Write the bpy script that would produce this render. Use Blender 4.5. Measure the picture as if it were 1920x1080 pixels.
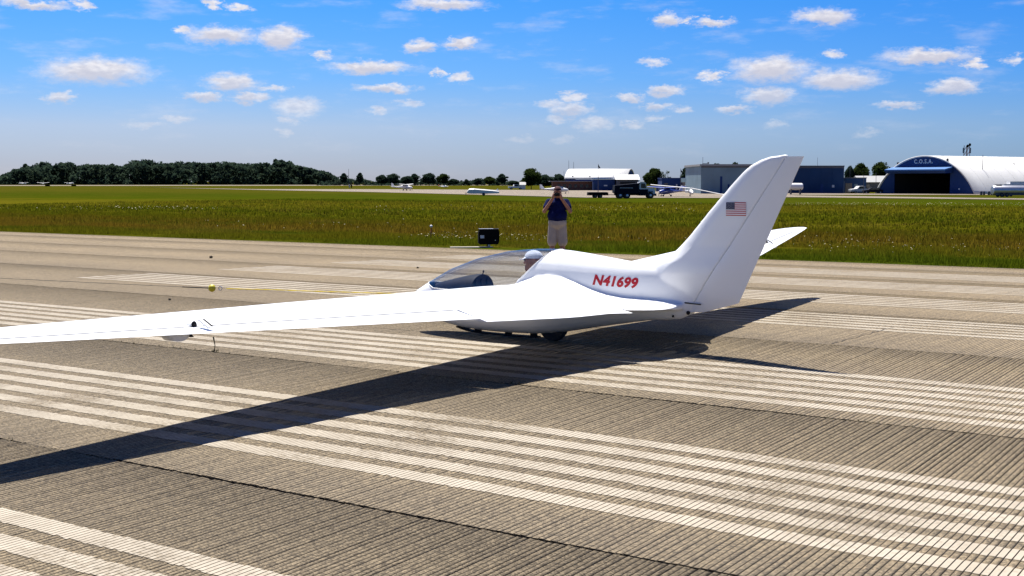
import bpy, bmesh, math, random
import numpy as np
from mathutils import Vector, Matrix
from mathutils.bvhtree import BVHTree

# ------------------------------------------------------------------ scene, camera, sky, sun
for o in list(bpy.data.objects):
    bpy.data.objects.remove(o)
S = bpy.context.scene
COL = S.collection
S.render.engine = 'CYCLES'
S.render.resolution_x, S.render.resolution_y = 1024, 576
S.view_settings.view_transform = 'Standard'
S.view_settings.look = 'None'
S.view_settings.gamma = 1.0
S.view_settings.exposure = 1.12
S.cycles.transparent_max_bounces = 12
S.cycles.max_bounces = 6

CAM_H = 1.909
FPX = 2352.7                                   # focal length in pixels of a 1920 wide frame
TH = math.radians(56.377)                      # runway direction
NA = Vector((-math.sin(TH), math.cos(TH), 0))  # along the runway, the way the glider points
WQ = Vector((math.cos(TH), math.sin(TH), 0))   # across the runway, away from the camera
cam_d = bpy.data.cameras.new('camera')
cam_d.sensor_width = 36.0
cam_d.lens = FPX / 1920 * 36.0
cam_d.clip_start = 0.1
cam_d.clip_end = 12000
cam = bpy.data.objects.new('camera', cam_d)
COL.objects.link(cam)
cam.location = (0, 0, CAM_H)
cam.rotation_euler = (math.radians(90) - math.atan((540 - 339.6) / FPX), 0, 0)
S.camera = cam

SUN_DIR = Vector((-0.148, 0.391, 1.0)).normalized()
SUN_EL = math.asin(SUN_DIR.z)
SUN_ROT = math.atan2(SUN_DIR.x, SUN_DIR.y)
CLOUDS = [(-18.15, 4.7, 2.31, 0.54, 0), (-19.7, 3.54, 0.68, 0.22, 0), (-20.64, 7.37, 1.41, 0.17, 0), (-18.62, 7.42, 0.44, 0.17, 0), (-12.87, 6.36, 1.46, 0.39, 0), (-14.46, 6.52, 0.44, 0.15, 0), (-10.34, 6.3, 1.02, 0.49, 0), (-13.19, 7.67, 0.37, 0.17, 0), (-12.05, 7.5, 0.54, 0.19, 0), (-3.11, 7.86, 1.83, 0.27, 0), (-4.08, 6.01, 0.73, 0.27, 0), (-2.28, 6.17, 0.85, 0.24, 0), (-8.48, 5.55, 0.54, 0.15, 0.5), (-6.36, 5.06, 1.9, 0.29, 0), (-3.25, 4.89, 0.29, 0.15, 0.4), (-2.36, 4.66, 0.54, 0.22, 0.4), (-5.65, 4.14, 1.27, 0.19, 0), (-12.46, 4.32, 1.17, 0.39, 0), (-13.73, 3.7, 0.85, 0.19, 0), (-11.78, 3.68, 0.73, 0.22, 0), (-10.72, 4.11, 0.85, 0.12, 0.5), (-9.57, 3.31, 1.17, 0.44, 0.4), (-10.05, 2.72, 0.61, 0.24, 0.5), (-10.17, 2.17, 0.44, 0.17, 0.55), (-5.97, 3.15, 0.61, 0.17, 0.5), (-4.58, 3.46, 0.85, 0.17, 0.6), (-14.88, 2.73, 0.85, 0.19, 0.55), (-16.23, 2.42, 1.1, 0.19, 0.65), (6.93, 7.15, 0.68, 0.34, 0), (7.75, 7.11, 0.24, 0.12, 0.3), (9.05, 7.0, 0.88, 0.19, 0), (13.84, 7.15, 1.27, 0.37, 0), (6.35, 5.31, 0.73, 0.12, 0.5), (14.14, 5.55, 0.49, 0.19, 0.4), (8.96, 4.63, 0.58, 0.19, 0), (11.52, 4.92, 1.75, 0.54, 0), (14.5, 4.42, 1.75, 0.44, 0), (11.43, 3.8, 1.17, 0.41, 0), (9.92, 3.21, 0.73, 0.19, 0), (18.14, 5.31, 1.95, 0.32, 0), (20.08, 4.96, 0.49, 0.22, 0), (21.55, 5.09, 0.54, 0.19, 0.5), (19.25, 4.0, 1.1, 0.32, 0), (16.88, 3.26, 0.93, 0.17, 0), (2.77, 3.78, 0.58, 0.24, 0), (2.65, 3.23, 0.97, 0.29, 0), (1.81, 3.47, 0.73, 0.15, 0.5), (3.74, 2.56, 0.97, 0.34, 0.4), (2.05, 2.83, 0.73, 0.19, 0.4), (5.41, 3.74, 0.63, 0.15, 0), (6.84, 4.02, 0.78, 0.24, 0), (6.49, 3.36, 0.68, 0.19, 0), (7.68, 3.25, 0.49, 0.15, 0.5), (5.54, 2.51, 0.63, 0.19, 0.4), (6.38, 2.81, 0.54, 0.15, 0.5), (15.68, 2.08, 0.61, 0.15, 0.65), (11.68, 2.44, 0.61, 0.12, 0.65), (0.36, 1.87, 0.73, 0.19, 0.65), (2.42, 1.87, 0.73, 0.19, 0.65)]

def build_world():
    world = bpy.data.worlds.new('World')
    S.world = world
    world.use_nodes = True
    world.cycles.sampling_method = 'MANUAL'
    world.cycles.sample_map_resolution = 512
    nt = world.node_tree
    nt.nodes.clear()
    L = nt.links.new
    def nd(t, **k):
        n = nt.nodes.new(t)
        for a, b in k.items():
            setattr(n, a, b)
        return n
    def mth(op, a, b=None, c=None, clamp=False):
        n = nd('ShaderNodeMath', operation=op, use_clamp=clamp)
        for i, v in enumerate((a, b, c)):
            if v is None:
                continue
            if hasattr(v, 'is_linked'):
                L(v, n.inputs[i])
            else:
                n.inputs[i].default_value = v
        return n.outputs[0]
    out = nd('ShaderNodeOutputWorld')
    bg = nd('ShaderNodeBackground')
    bg.inputs[1].default_value = 0.05
    L(bg.outputs[0], out.inputs[0])
    sky = nd('ShaderNodeTexSky', sky_type='NISHITA', sun_disc=False)
    sky.sun_elevation = SUN_EL
    sky.sun_rotation = SUN_ROT
    sky.altitude = 0
    sky.air_density = 1.0
    sky.dust_density = 0.2
    sky.ozone_density = 4.0
    tc = nd('ShaderNodeTexCoord')
    sepA = nd('ShaderNodeSeparateXYZ'); L(tc.outputs['Generated'], sepA.inputs[0])
    # sky direction as azimuth / elevation in degrees
    az = mth('MULTIPLY', mth('ARCTAN2', sepA.outputs[0], sepA.outputs[1]), 57.29578)
    el = mth('MULTIPLY', mth('ARCSINE', sepA.outputs[2]), 57.29578)
    # blue-grey summer haze low down, deep blue above: tint of the air over the physical sky
    tint = nd('ShaderNodeValToRGB')
    e = tint.color_ramp.elements
    e[0].position, e[0].color = 0.0, (0.40, 0.545, 0.95, 1)
    e[1].position, e[1].color = 1.0, SKY_TOP
    for p_, c_ in ((0.035, (0.40, 0.555, 0.97, 1)), (0.12, (0.45, 0.62, 1.03, 1)), (0.23, (0.27, 0.60, 1.17, 1)), (0.40, (0.165, 0.585, 1.20, 1)), (0.55, SKY_TOP)):
        k_ = e.new(p_); k_.color = c_
    L(mth('DIVIDE', mth('MAXIMUM', el, 0.0), 20.0, clamp=True), tint.inputs[0])
    hs = nd('ShaderNodeMix', data_type='RGBA', blend_type='MULTIPLY'); hs.inputs[0].default_value = 1.0
    # the haze glows towards the sun's side of the sky and deepens away from it
    tow = mth('POWER', mth('MULTIPLY_ADD', mth('COSINE', mth('SUBTRACT', mth('ARCTAN2', sepA.outputs[0], sepA.outputs[1]), SUN_ROT)), 0.5, 0.5), 7.0)
    glow = nd('ShaderNodeMix', data_type='RGBA')
    glow.inputs[6].default_value = (0.56, 0.81, 0.95, 1); glow.inputs[7].default_value = (1.50, 1.19, 1.04, 1)
    L(tow, glow.inputs[0])
    tg = nd('ShaderNodeMix', data_type='RGBA', blend_type='MULTIPLY'); tg.inputs[0].default_value = 1.0
    L(tint.outputs[0], tg.inputs[6]); L(glow.outputs[2], tg.inputs[7])
    L(sky.outputs[0], hs.inputs[6]); L(tg.outputs[2], hs.inputs[7])
    # ragged cloud edges
    v0 = nd('ShaderNodeCombineXYZ'); L(az, v0.inputs[0]); L(mth('MULTIPLY', el, 2.2), v0.inputs[1])
    n1 = nd('ShaderNodeTexNoise'); n1.inputs['Scale'].default_value = 1.15
    n1.inputs['Detail'].default_value = 9; n1.inputs['Roughness'].default_value = 0.68
    L(v0.outputs[0], n1.inputs['Vector'])
    sp = nd('ShaderNodeSeparateXYZ'); L(n1.outputs['Color'], sp.inputs[0])
    azd = mth('ADD', az, mth('MULTIPLY', mth('SUBTRACT', sp.outputs[0], 0.5), 2.3))
    eld = mth('ADD', el, mth('MULTIPLY', mth('SUBTRACT', sp.outputs[1], 0.5), 0.95))
    vd = nd('ShaderNodeCombineXYZ'); L(azd, vd.inputs[0]); L(eld, vd.inputs[1]); vd.inputs[2].default_value = 1.0
    def field(el_shift, big=False):
        acc = None
        for (a, e, rx, ry, b) in CLOUDS:
            if big and (b > 0 or rx < 0.6): continue
            ry = max(ry, 0.19) * 1.16
            rx = rx * 1.12
            m = nd('ShaderNodeVectorMath', operation='MULTIPLY_ADD')
            L(vd.outputs[0], m.inputs[0])
            m.inputs[1].default_value = (1 / rx, 1 / ry, b)
            m.inputs[2].default_value = (-a / rx, -(e + el_shift * ry) / ry, 0)
            ln = nd('ShaderNodeVectorMath', operation='LENGTH'); L(m.outputs[0], ln.inputs[0])
            acc = ln.outputs['Value'] if acc is None else mth('MINIMUM', acc, ln.outputs['Value'])
        return acc
    d1 = field(0.0)
    d2 = field(-0.62, True)
    # fair-weather cumulus over the rest of the sky, outside the strip in view
    pz = mth('MAXIMUM', sepA.outputs[2], 0.03)
    pv = nd('ShaderNodeCombineXYZ')
    L(mth('DIVIDE', sepA.outputs[0], pz), pv.inputs[0]); L(mth('DIVIDE', sepA.outputs[1], pz), pv.inputs[1])
    n2 = nd('ShaderNodeTexNoise'); n2.inputs['Scale'].default_value = 1.3
    n2.inputs['Detail'].default_value = 6; n2.inputs['Roughness'].default_value = 0.55
    L(pv.outputs[0], n2.inputs['Vector'])
    rest = nd('ShaderNodeMapRange', interpolation_type='SMOOTHSTEP')
    rest.inputs[1].default_value = 0.60; rest.inputs[2].default_value = 0.70
    L(n2.outputs[0], rest.inputs[0])
    outv = mth('MAXIMUM', mth('GREATER_THAN', el, 9.0), mth('GREATER_THAN', mth('ABSOLUTE', az), 24.0))
    rest_m = mth('MULTIPLY', rest.outputs[0], outv)
    mr = nd('ShaderNodeMapRange', interpolation_type='SMOOTHSTEP')
    mr.inputs[1].default_value = 1.22; mr.inputs[2].default_value = 0.35
    L(d1, mr.inputs[0])
    # haze swallows the lowest clouds
    hz = nd('ShaderNodeMapRange', interpolation_type='SMOOTHSTEP')
    hz.inputs[1].default_value = 0.8; hz.inputs[2].default_value = 5.2
    hz.inputs[3].default_value = 0.22; hz.inputs[4].default_value = 0.90
    L(el, hz.inputs[0])
    # thin veils drifting in the haze between the puffs
    v5 = nd('ShaderNodeCombineXYZ'); L(az, v5.inputs[0]); L(mth('MULTIPLY', el, 4.0), v5.inputs[1])
    n5 = nd('ShaderNodeTexNoise'); n5.inputs['Scale'].default_value = 0.28
    n5.inputs['Detail'].default_value = 7; n5.inputs['Roughness'].default_value = 0.6
    L(v5.outputs[0], n5.inputs['Vector'])
    vl = nd('ShaderNodeMapRange', interpolation_type='SMOOTHSTEP')
    vl.inputs[1].default_value = 0.50; vl.inputs[2].default_value = 0.74; vl.inputs[4].default_value = 0.28
    L(n5.outputs[0], vl.inputs[0])
    mask = mth('MULTIPLY', mth('MAXIMUM', mth('MAXIMUM', mr.outputs[0], rest_m), vl.outputs[0]), hz.outputs[0])
    n3 = nd('ShaderNodeTexNoise'); n3.inputs['Scale'].default_value = 2.6
    n3.inputs['Detail'].default_value = 5
    L(v0.outputs[0], n3.inputs['Vector'])
    cr = nd('ShaderNodeValToRGB')
    cr.color_ramp.elements[0].position = 0.32; cr.color_ramp.elements[0].color = (6.6, 6.4, 6.9, 1)
    cr.color_ramp.elements[1].position = 0.62; cr.color_ramp.elements[1].color = (8.8, 8.4, 8.4, 1)
    L(n3.outputs[0], cr.inputs[0])
    sh = nd('ShaderNodeMapRange', interpolation_type='SMOOTHSTEP')
    sh.inputs[1].default_value = 1.05; sh.inputs[2].default_value = 0.35
    L(d2, sh.inputs[0])
    base = nd('ShaderNodeMix', data_type='RGBA'); base.inputs[7].default_value = (5.9, 5.7, 6.3, 1)
    L(mth('MULTIPLY', sh.outputs[0], 0.85), base.inputs[0]); L(cr.outputs[0], base.inputs[6])
    mix = nd('ShaderNodeMix', data_type='RGBA')
    L(mask, mix.inputs[0]); L(hs.outputs[2], mix.inputs[6]); L(base.outputs[2], mix.inputs[7])
    L(mix.outputs[2], bg.inputs[0])

SKY_TOP = (0.12, 0.42, 0.86, 1)
build_world()

sd = bpy.data.lights.new('sun', 'SUN')
sd.energy = 5.0
sd.angle = math.radians(0.53)
sd.color = (1.0, 0.955, 0.88)
sun = bpy.data.objects.new('sun', sd)
COL.objects.link(sun)
sun.rotation_euler = SUN_DIR.to_track_quat('Z', 'Y').to_euler()

# ------------------------------------------------------------------ helpers
random.seed(7)
RNG = np.random.default_rng(11)

def tag(o, label=None, cat=None, group=None, kind=None):
    if label: o['label'] = label
    if cat: o['category'] = cat
    if group: o['group'] = group
    if kind: o['kind'] = kind
    return o

def empty(name, loc=(0, 0, 0), rot=(0, 0, 0), label=None, cat=None, group=None, kind=None):
    o = bpy.data.objects.new(name, None)
    COL.objects.link(o)
    o.location = loc; o.rotation_euler = rot
    o.empty_display_size = 0.2
    return tag(o, label, cat, group, kind)

def link(name, me, parent=None):
    o = bpy.data.objects.new(name, me)
    COL.objects.link(o)
    if parent is not None:
        o.parent = parent
    return o

def mesh(name, V, F, m=None, parent=None, smooth=False, auto=None):
    me = bpy.data.meshes.new(name)
    me.from_pydata([tuple(map(float, v)) for v in V], [], [tuple(map(int, f)) for f in F])
    me.validate()
    if m is not None:
        me.materials.append(m)
    if smooth:
        me.polygons.foreach_set('use_smooth', [True] * len(me.polygons))
        if auto is not None:
            me.set_sharp_from_angle(angle=math.radians(auto))
    me.update()
    return link(name, me, parent)

def bigmesh(name, V, F, m=None, parent=None, smooth=False):
    """V (n,3) array, F (m,k) array: fast path for large meshes"""
    V = np.asarray(V, np.float32); F = np.asarray(F, np.int32)
    me = bpy.data.meshes.new(name)
    k = F.shape[1]
    me.vertices.add(len(V)); me.vertices.foreach_set('co', V.ravel())
    me.loops.add(F.size); me.loops.foreach_set('vertex_index', F.ravel())
    me.polygons.add(len(F))
    me.polygons.foreach_set('loop_start', np.arange(0, F.size, k, dtype=np.int32))
    me.polygons.foreach_set('loop_total', np.full(len(F), k, np.int32))
    if smooth:
        me.polygons.foreach_set('use_smooth', np.ones(len(F), bool))
    if m is not None:
        me.materials.append(m)
    me.update(calc_edges=True)
    return link(name, me, parent)

class MB:
    """collects simple solids, links them as one mesh"""
    def __init__(s):
        s.V = []; s.F = []
    def add(s, V, F):
        k = len(s.V)
        s.V += [Vector(v) for v in V]
        s.F += [[i + k for i in f] for f in F]
        return s
    def box(s, x0, x1, y0, y1, z0, z1, rz=0, c=None):
        V = [Vector((x, y, z)) for z in (z0, z1) for y in (y0, y1) for x in (x0, x1)]
        if rz:
            R = Matrix.Rotation(rz, 3, 'Z'); c = Vector(c or (0, 0, 0))
            V = [R @ (v - c) + c for v in V]
        return s.add(V, [(0, 2, 3, 1), (4, 5, 7, 6), (0, 1, 5, 4), (2, 6, 7, 3), (1, 3, 7, 5), (0, 4, 6, 2)])
    def tube(s, pts, r, n=8, cap=True):
        pts = [Vector(p) for p in pts]
        if not hasattr(r, '__len__'): r = [r] * len(pts)
        rings = []
        up = Vector((0, 0, 1))
        for i, p in enumerate(pts):
            d = (pts[min(i + 1, len(pts) - 1)] - pts[max(i - 1, 0)]).normalized()
            a = d.cross(up)
            if a.length < 1e-3: a = d.cross(Vector((1, 0, 0)))
            a.normalize(); b = d.cross(a)
            rings.append([p + (a * math.cos(t) + b * math.sin(t)) * r[i] for t in [2 * math.pi * j / n for j in range(n)]])
        return s.loft(rings, cap)
    def loft(s, rings, cap=True):
        n = len(rings[0]); k = len(rings)
        V = [v for rg in rings for v in rg]
        F = []
        for i in range(k - 1):
            for j in range(n):
                F.append((i * n + j, i * n + (j + 1) % n, (i + 1) * n + (j + 1) % n, (i + 1) * n + j))
        if cap:
            F.append(tuple(range(n))[::-1]); F.append(tuple((k - 1) * n + j for j in range(n)))
        return s.add(V, F)
    def lathe(s, prof, n=16, axis='Z', c=(0, 0, 0)):
        """prof: list of (r, h) along the axis"""
        c = Vector(c); rings = []
        for r, h in prof:
            rg = []
            for j in range(n):
                t = 2 * math.pi * j / n
                u, v = r * math.cos(t), r * math.sin(t)
                p = {'Z': (u, v, h), 'Y': (u, h, v), 'X': (h, u, v)}[axis]
                rg.append(c + Vector(p))
            rings.append(rg)
        return s.loft(rings)
    def capsule(s, p0, r0, p1, r1, n=12, m=4):
        p0, p1 = Vector(p0), Vector(p1)
        d = p1 - p0
        ln = d.length
        d = d.normalized() if ln > 1e-6 else Vector((0, 0, 1))
        a = d.cross(Vector((0.31, 0.2, 0.93))).normalized(); b = d.cross(a)
        rings = []
        for i in range(m + 1):
            t = -math.pi / 2 + math.pi / 2 * i / m + (1e-2 if i == 0 else 0)
            rings.append([p0 + d * (r0 * math.sin(t)) + (a * math.cos(q) + b * math.sin(q)) * (r0 * math.cos(t)) for q in [2 * math.pi * j / n for j in range(n)]])
        for i in range(m + 1):
            t = math.pi / 2 * i / m - (1e-2 if i == m else 0)
            rings.append([p1 + d * (r1 * math.sin(t)) + (a * math.cos(q) + b * math.sin(q)) * (r1 * math.cos(t)) for q in [2 * math.pi * j / n for j in range(n)]])
        return s.loft(rings)
    def ball(s, c, r, n=12, m=8, sc=(1, 1, 1)):
        rings = []
        for i in range(m + 1):
            t = -math.pi / 2 + math.pi * i / m
            t = max(-math.pi / 2 + 0.02, min(math.pi / 2 - 0.02, t))
            rings.append([Vector(c) + Vector((r * sc[0] * math.cos(t) * math.cos(q), r * sc[1] * math.cos(t) * math.sin(q), r * sc[2] * math.sin(t))) for q in [2 * math.pi * j / n for j in range(n)]])
        return s.loft(rings)
    def prism(s, poly, h, axis='Z'):
        """poly: list of 3D points (planar), h: extrusion vector"""
        n = len(poly); h = Vector(h)
        V = [Vector(p) for p in poly] + [Vector(p) + h for p in poly]
        F = [tuple(range(n))[::-1], tuple(range(n, 2 * n))] + [(i, (i + 1) % n, n + (i + 1) % n, n + i) for i in range(n)]
        return s.add(V, F)
    def build(s, name, m=None, parent=None, smooth=False, auto=40):
        o = mesh(name, s.V, s.F, m, parent, smooth, auto if smooth else None)
        bm = bmesh.new(); bm.from_mesh(o.data)
        bmesh.ops.recalc_face_normals(bm, faces=bm.faces)
        bm.to_mesh(o.data); bm.free()
        return o

def evaluated(o, name=None):
    """bake modifiers of o into its own mesh"""
    dg = bpy.context.evaluated_depsgraph_get()
    dg.update()
    me = bpy.data.meshes.new_from_object(o.evaluated_get(dg))
    old = o.data
    o.modifiers.clear()
    o.data = me
    bpy.data.meshes.remove(old)
    return o

def fuse(o, voxel, it=6, fac=0.5):
    r = o.modifiers.new('r', 'REMESH'); r.mode = 'VOXEL'; r.voxel_size = voxel; r.use_smooth_shade = True
    s = o.modifiers.new('s', 'SMOOTH'); s.iterations = it; s.factor = fac
    evaluated(o)
    o.data.polygons.foreach_set('use_smooth', [True] * len(o.data.polygons))
    return o

def copy_tree(o, parent=None):
    c = o.copy(); COL.objects.link(c)
    if parent is not None:
        c.parent = parent
    for ch in list(o.children):
        copy_tree(ch, c)
    return c

# ------------------------------------------------------------------ materials
def P(name, col, rough=0.6, metal=0.0, var=0.0, vscale=4.0, bump=0.0, bscale=40.0, spec=0.5, coat=0.0, col2=None, stretch=(1, 1, 1), detail=4):
    m = bpy.data.materials.new(name); m.use_nodes = True
    nt = m.node_tree; b = nt.nodes['Principled BSDF']
    b.inputs['Base Color'].default_value = (*col, 1)
    b.inputs['Roughness'].default_value = rough
    b.inputs['Metallic'].default_value = metal
    b.inputs['Specular IOR Level'].default_value = spec
    b.inputs['Coat Weight'].default_value = coat
    tc = nt.nodes.new('ShaderNodeTexCoord'); mp = nt.nodes.new('ShaderNodeMapping')
    mp.inputs['Scale'].default_value = stretch
    nt.links.new(tc.outputs['Object'], mp.inputs[0])
    if var or col2:
        n = nt.nodes.new('ShaderNodeTexNoise'); n.inputs['Scale'].default_value = vscale; n.inputs['Detail'].default_value = detail
        nt.links.new(mp.outputs[0], n.inputs['Vector'])
        r = nt.nodes.new('ShaderNodeValToRGB')
        c2 = col2 or tuple(min(1, c * (1 + var)) for c in col)
        c1 = col if col2 else tuple(c * (1 - var) for c in col)
        r.color_ramp.elements[0].position = 0.35; r.color_ramp.elements[0].color = (*c1, 1)
        r.color_ramp.elements[1].position = 0.68; r.color_ramp.elements[1].color = (*c2, 1)
        nt.links.new(n.outputs[0], r.inputs[0]); nt.links.new(r.outputs[0], b.inputs['Base Color'])
    if bump:
        n = nt.nodes.new('ShaderNodeTexNoise'); n.inputs['Scale'].default_value = bscale; n.inputs['Detail'].default_value = 3
        nt.links.new(mp.outputs[0], n.inputs['Vector'])
        bp = nt.nodes.new('ShaderNodeBump'); bp.inputs['Strength'].default_value = bump; bp.inputs['Distance'].default_value = 0.02
        nt.links.new(n.outputs[0], bp.inputs['Height']); nt.links.new(bp.outputs[0], b.inputs['Normal'])
    return m

def corrugated(name, col, rough=0.5, scale=8.0, axis='X', var=0.12, metal=0.0):
    m = P(name, col, rough, metal, var, 0.25)
    nt = m.node_tree; b = nt.nodes['Principled BSDF']
    tc = nt.nodes['Texture Coordinate']
    w = nt.nodes.new('ShaderNodeTexWave'); w.bands_direction = axis; w.inputs['Scale'].default_value = scale
    nt.links.new(tc.outputs['Object'], w.inputs['Vector'])
    bp = nt.nodes.new('ShaderNodeBump'); bp.inputs['Strength'].default_value = 0.25; bp.inputs['Distance'].default_value = 0.05
    nt.links.new(w.outputs['Fac'], bp.inputs['Height']); nt.links.new(bp.outputs[0], b.inputs['Normal'])
    return m

M = {}
M['gel'] = P('white_gelcoat', (0.80, 0.81, 0.82), 0.28, var=0.015, vscale=1.2, spec=0.5, coat=0.25)
M['gel2'] = P('white_paint_aged', (0.72, 0.73, 0.74), 0.4, var=0.04, vscale=3)
M['dark'] = P('black_plastic', (0.006, 0.006, 0.008), 0.7, var=0.2, vscale=20, spec=0.25)
M['panel'] = P('dark_blue_coaming', (0.003, 0.004, 0.012), 0.7, var=0.2, vscale=10, spec=0.2)
M['rubber'] = P('tyre_rubber', (0.02, 0.02, 0.022), 0.8, var=0.25, vscale=30, bump=0.2)
M['metal'] = P('brushed_metal', (0.5, 0.5, 0.52), 0.35, 0.9, var=0.1)
M['red'] = P('red_vinyl', (0.42, 0.006, 0.014), 0.45, var=0.06)
M['flagblue'] = P('flag_blue', (0.006, 0.008, 0.055), 0.5, var=0.1)
M['flagwhite'] = P('flag_white', (0.8, 0.8, 0.8), 0.5, var=0.03)
M['seam'] = P('seam_line', (0.16, 0.16, 0.17), 0.7, var=0.1)
M['skin'] = P('skin', (0.30, 0.14, 0.085), 0.55, var=0.08, vscale=12)
M['cap'] = P('white_cotton', (0.72, 0.73, 0.77), 0.9, var=0.08, vscale=25, bump=0.3, bscale=60)
M['navy'] = P('navy_cotton', (0.003, 0.007, 0.055), 0.9, spec=0.1, var=0.25, vscale=9, bump=0.4, bscale=25)
M['khaki'] = P('khaki_cotton', (0.36, 0.31, 0.27), 0.9, var=0.08, vscale=8, bump=0.4, bscale=25)
M['maroon'] = P('maroon_cotton', (0.045, 0.008, 0.010), 0.9, var=0.2, vscale=15)
M['black'] = P('black_paint', (0.003, 0.003, 0.004), 0.85, var=0.2, spec=0.15)
M['yellow'] = P('yellow_rope', (0.75, 0.55, 0.02), 0.6, var=0.1, vscale=15)
M['yelball'] = P('yellow_plastic', (0.45, 0.38, 0.01), 0.5, var=0.15, vscale=10)

def glass(name, tint=(0.88, 0.91, 0.94), gl=1.0):
    m = bpy.data.materials.new(name); m.use_nodes = True
    nt = m.node_tree; nt.nodes.clear()
    o = nt.nodes.new('ShaderNodeOutputMaterial'); mx = nt.nodes.new('ShaderNodeMixShader')
    t = nt.nodes.new('ShaderNodeBsdfTransparent'); t.inputs[0].default_value = (*tint, 1)
    g = nt.nodes.new('ShaderNodeBsdfGlossy'); g.inputs['Roughness'].default_value = 0.01
    lw = nt.nodes.new('ShaderNodeLayerWeight'); lw.inputs['Blend'].default_value = 0.5
    pw = nt.nodes.new('ShaderNodeMath'); pw.operation = 'POWER'; pw.inputs[1].default_value = 2.2
    nt.links.new(lw.outputs['Facing'], pw.inputs[0])
    f = nt.nodes.new('ShaderNodeMath'); f.operation = 'MULTIPLY_ADD'; f.inputs[1].default_value = 0.80 * gl; f.inputs[2].default_value = 0.05
    nt.links.new(pw.outputs[0], f.inputs[0])
    n = nt.nodes.new('ShaderNodeTexNoise'); n.inputs['Scale'].default_value = 2.5
    bp = nt.nodes.new('ShaderNodeBump'); bp.inputs['Strength'].default_value = 0.03
    nt.links.new(n.outputs[0], bp.inputs['Height']); nt.links.new(bp.outputs[0], g.inputs['Normal'])
    nt.links.new(f.outputs[0], mx.inputs[0]); nt.links.new(t.outputs[0], mx.inputs[1]); nt.links.new(g.outputs[0], mx.inputs[2])
    nt.links.new(mx.outputs[0], o.inputs[0])
    return m
M['glass'] = glass('canopy_acrylic')

def AQ(a, q, z=0.0):
    v = NA * a + WQ * q
    return Vector((v.x, v.y, z))
QC, C1, C2, QE = 12.98, 0.0127, 0.015, 30.39
def runway_z(q):
    return C1 * q if q < QC else C1 * QC - C2 * (q - QC)
FIELD = -1.0
def far(px, D, z=FIELD):
    return Vector(((px - 960) / FPX * D, D, z))
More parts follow.
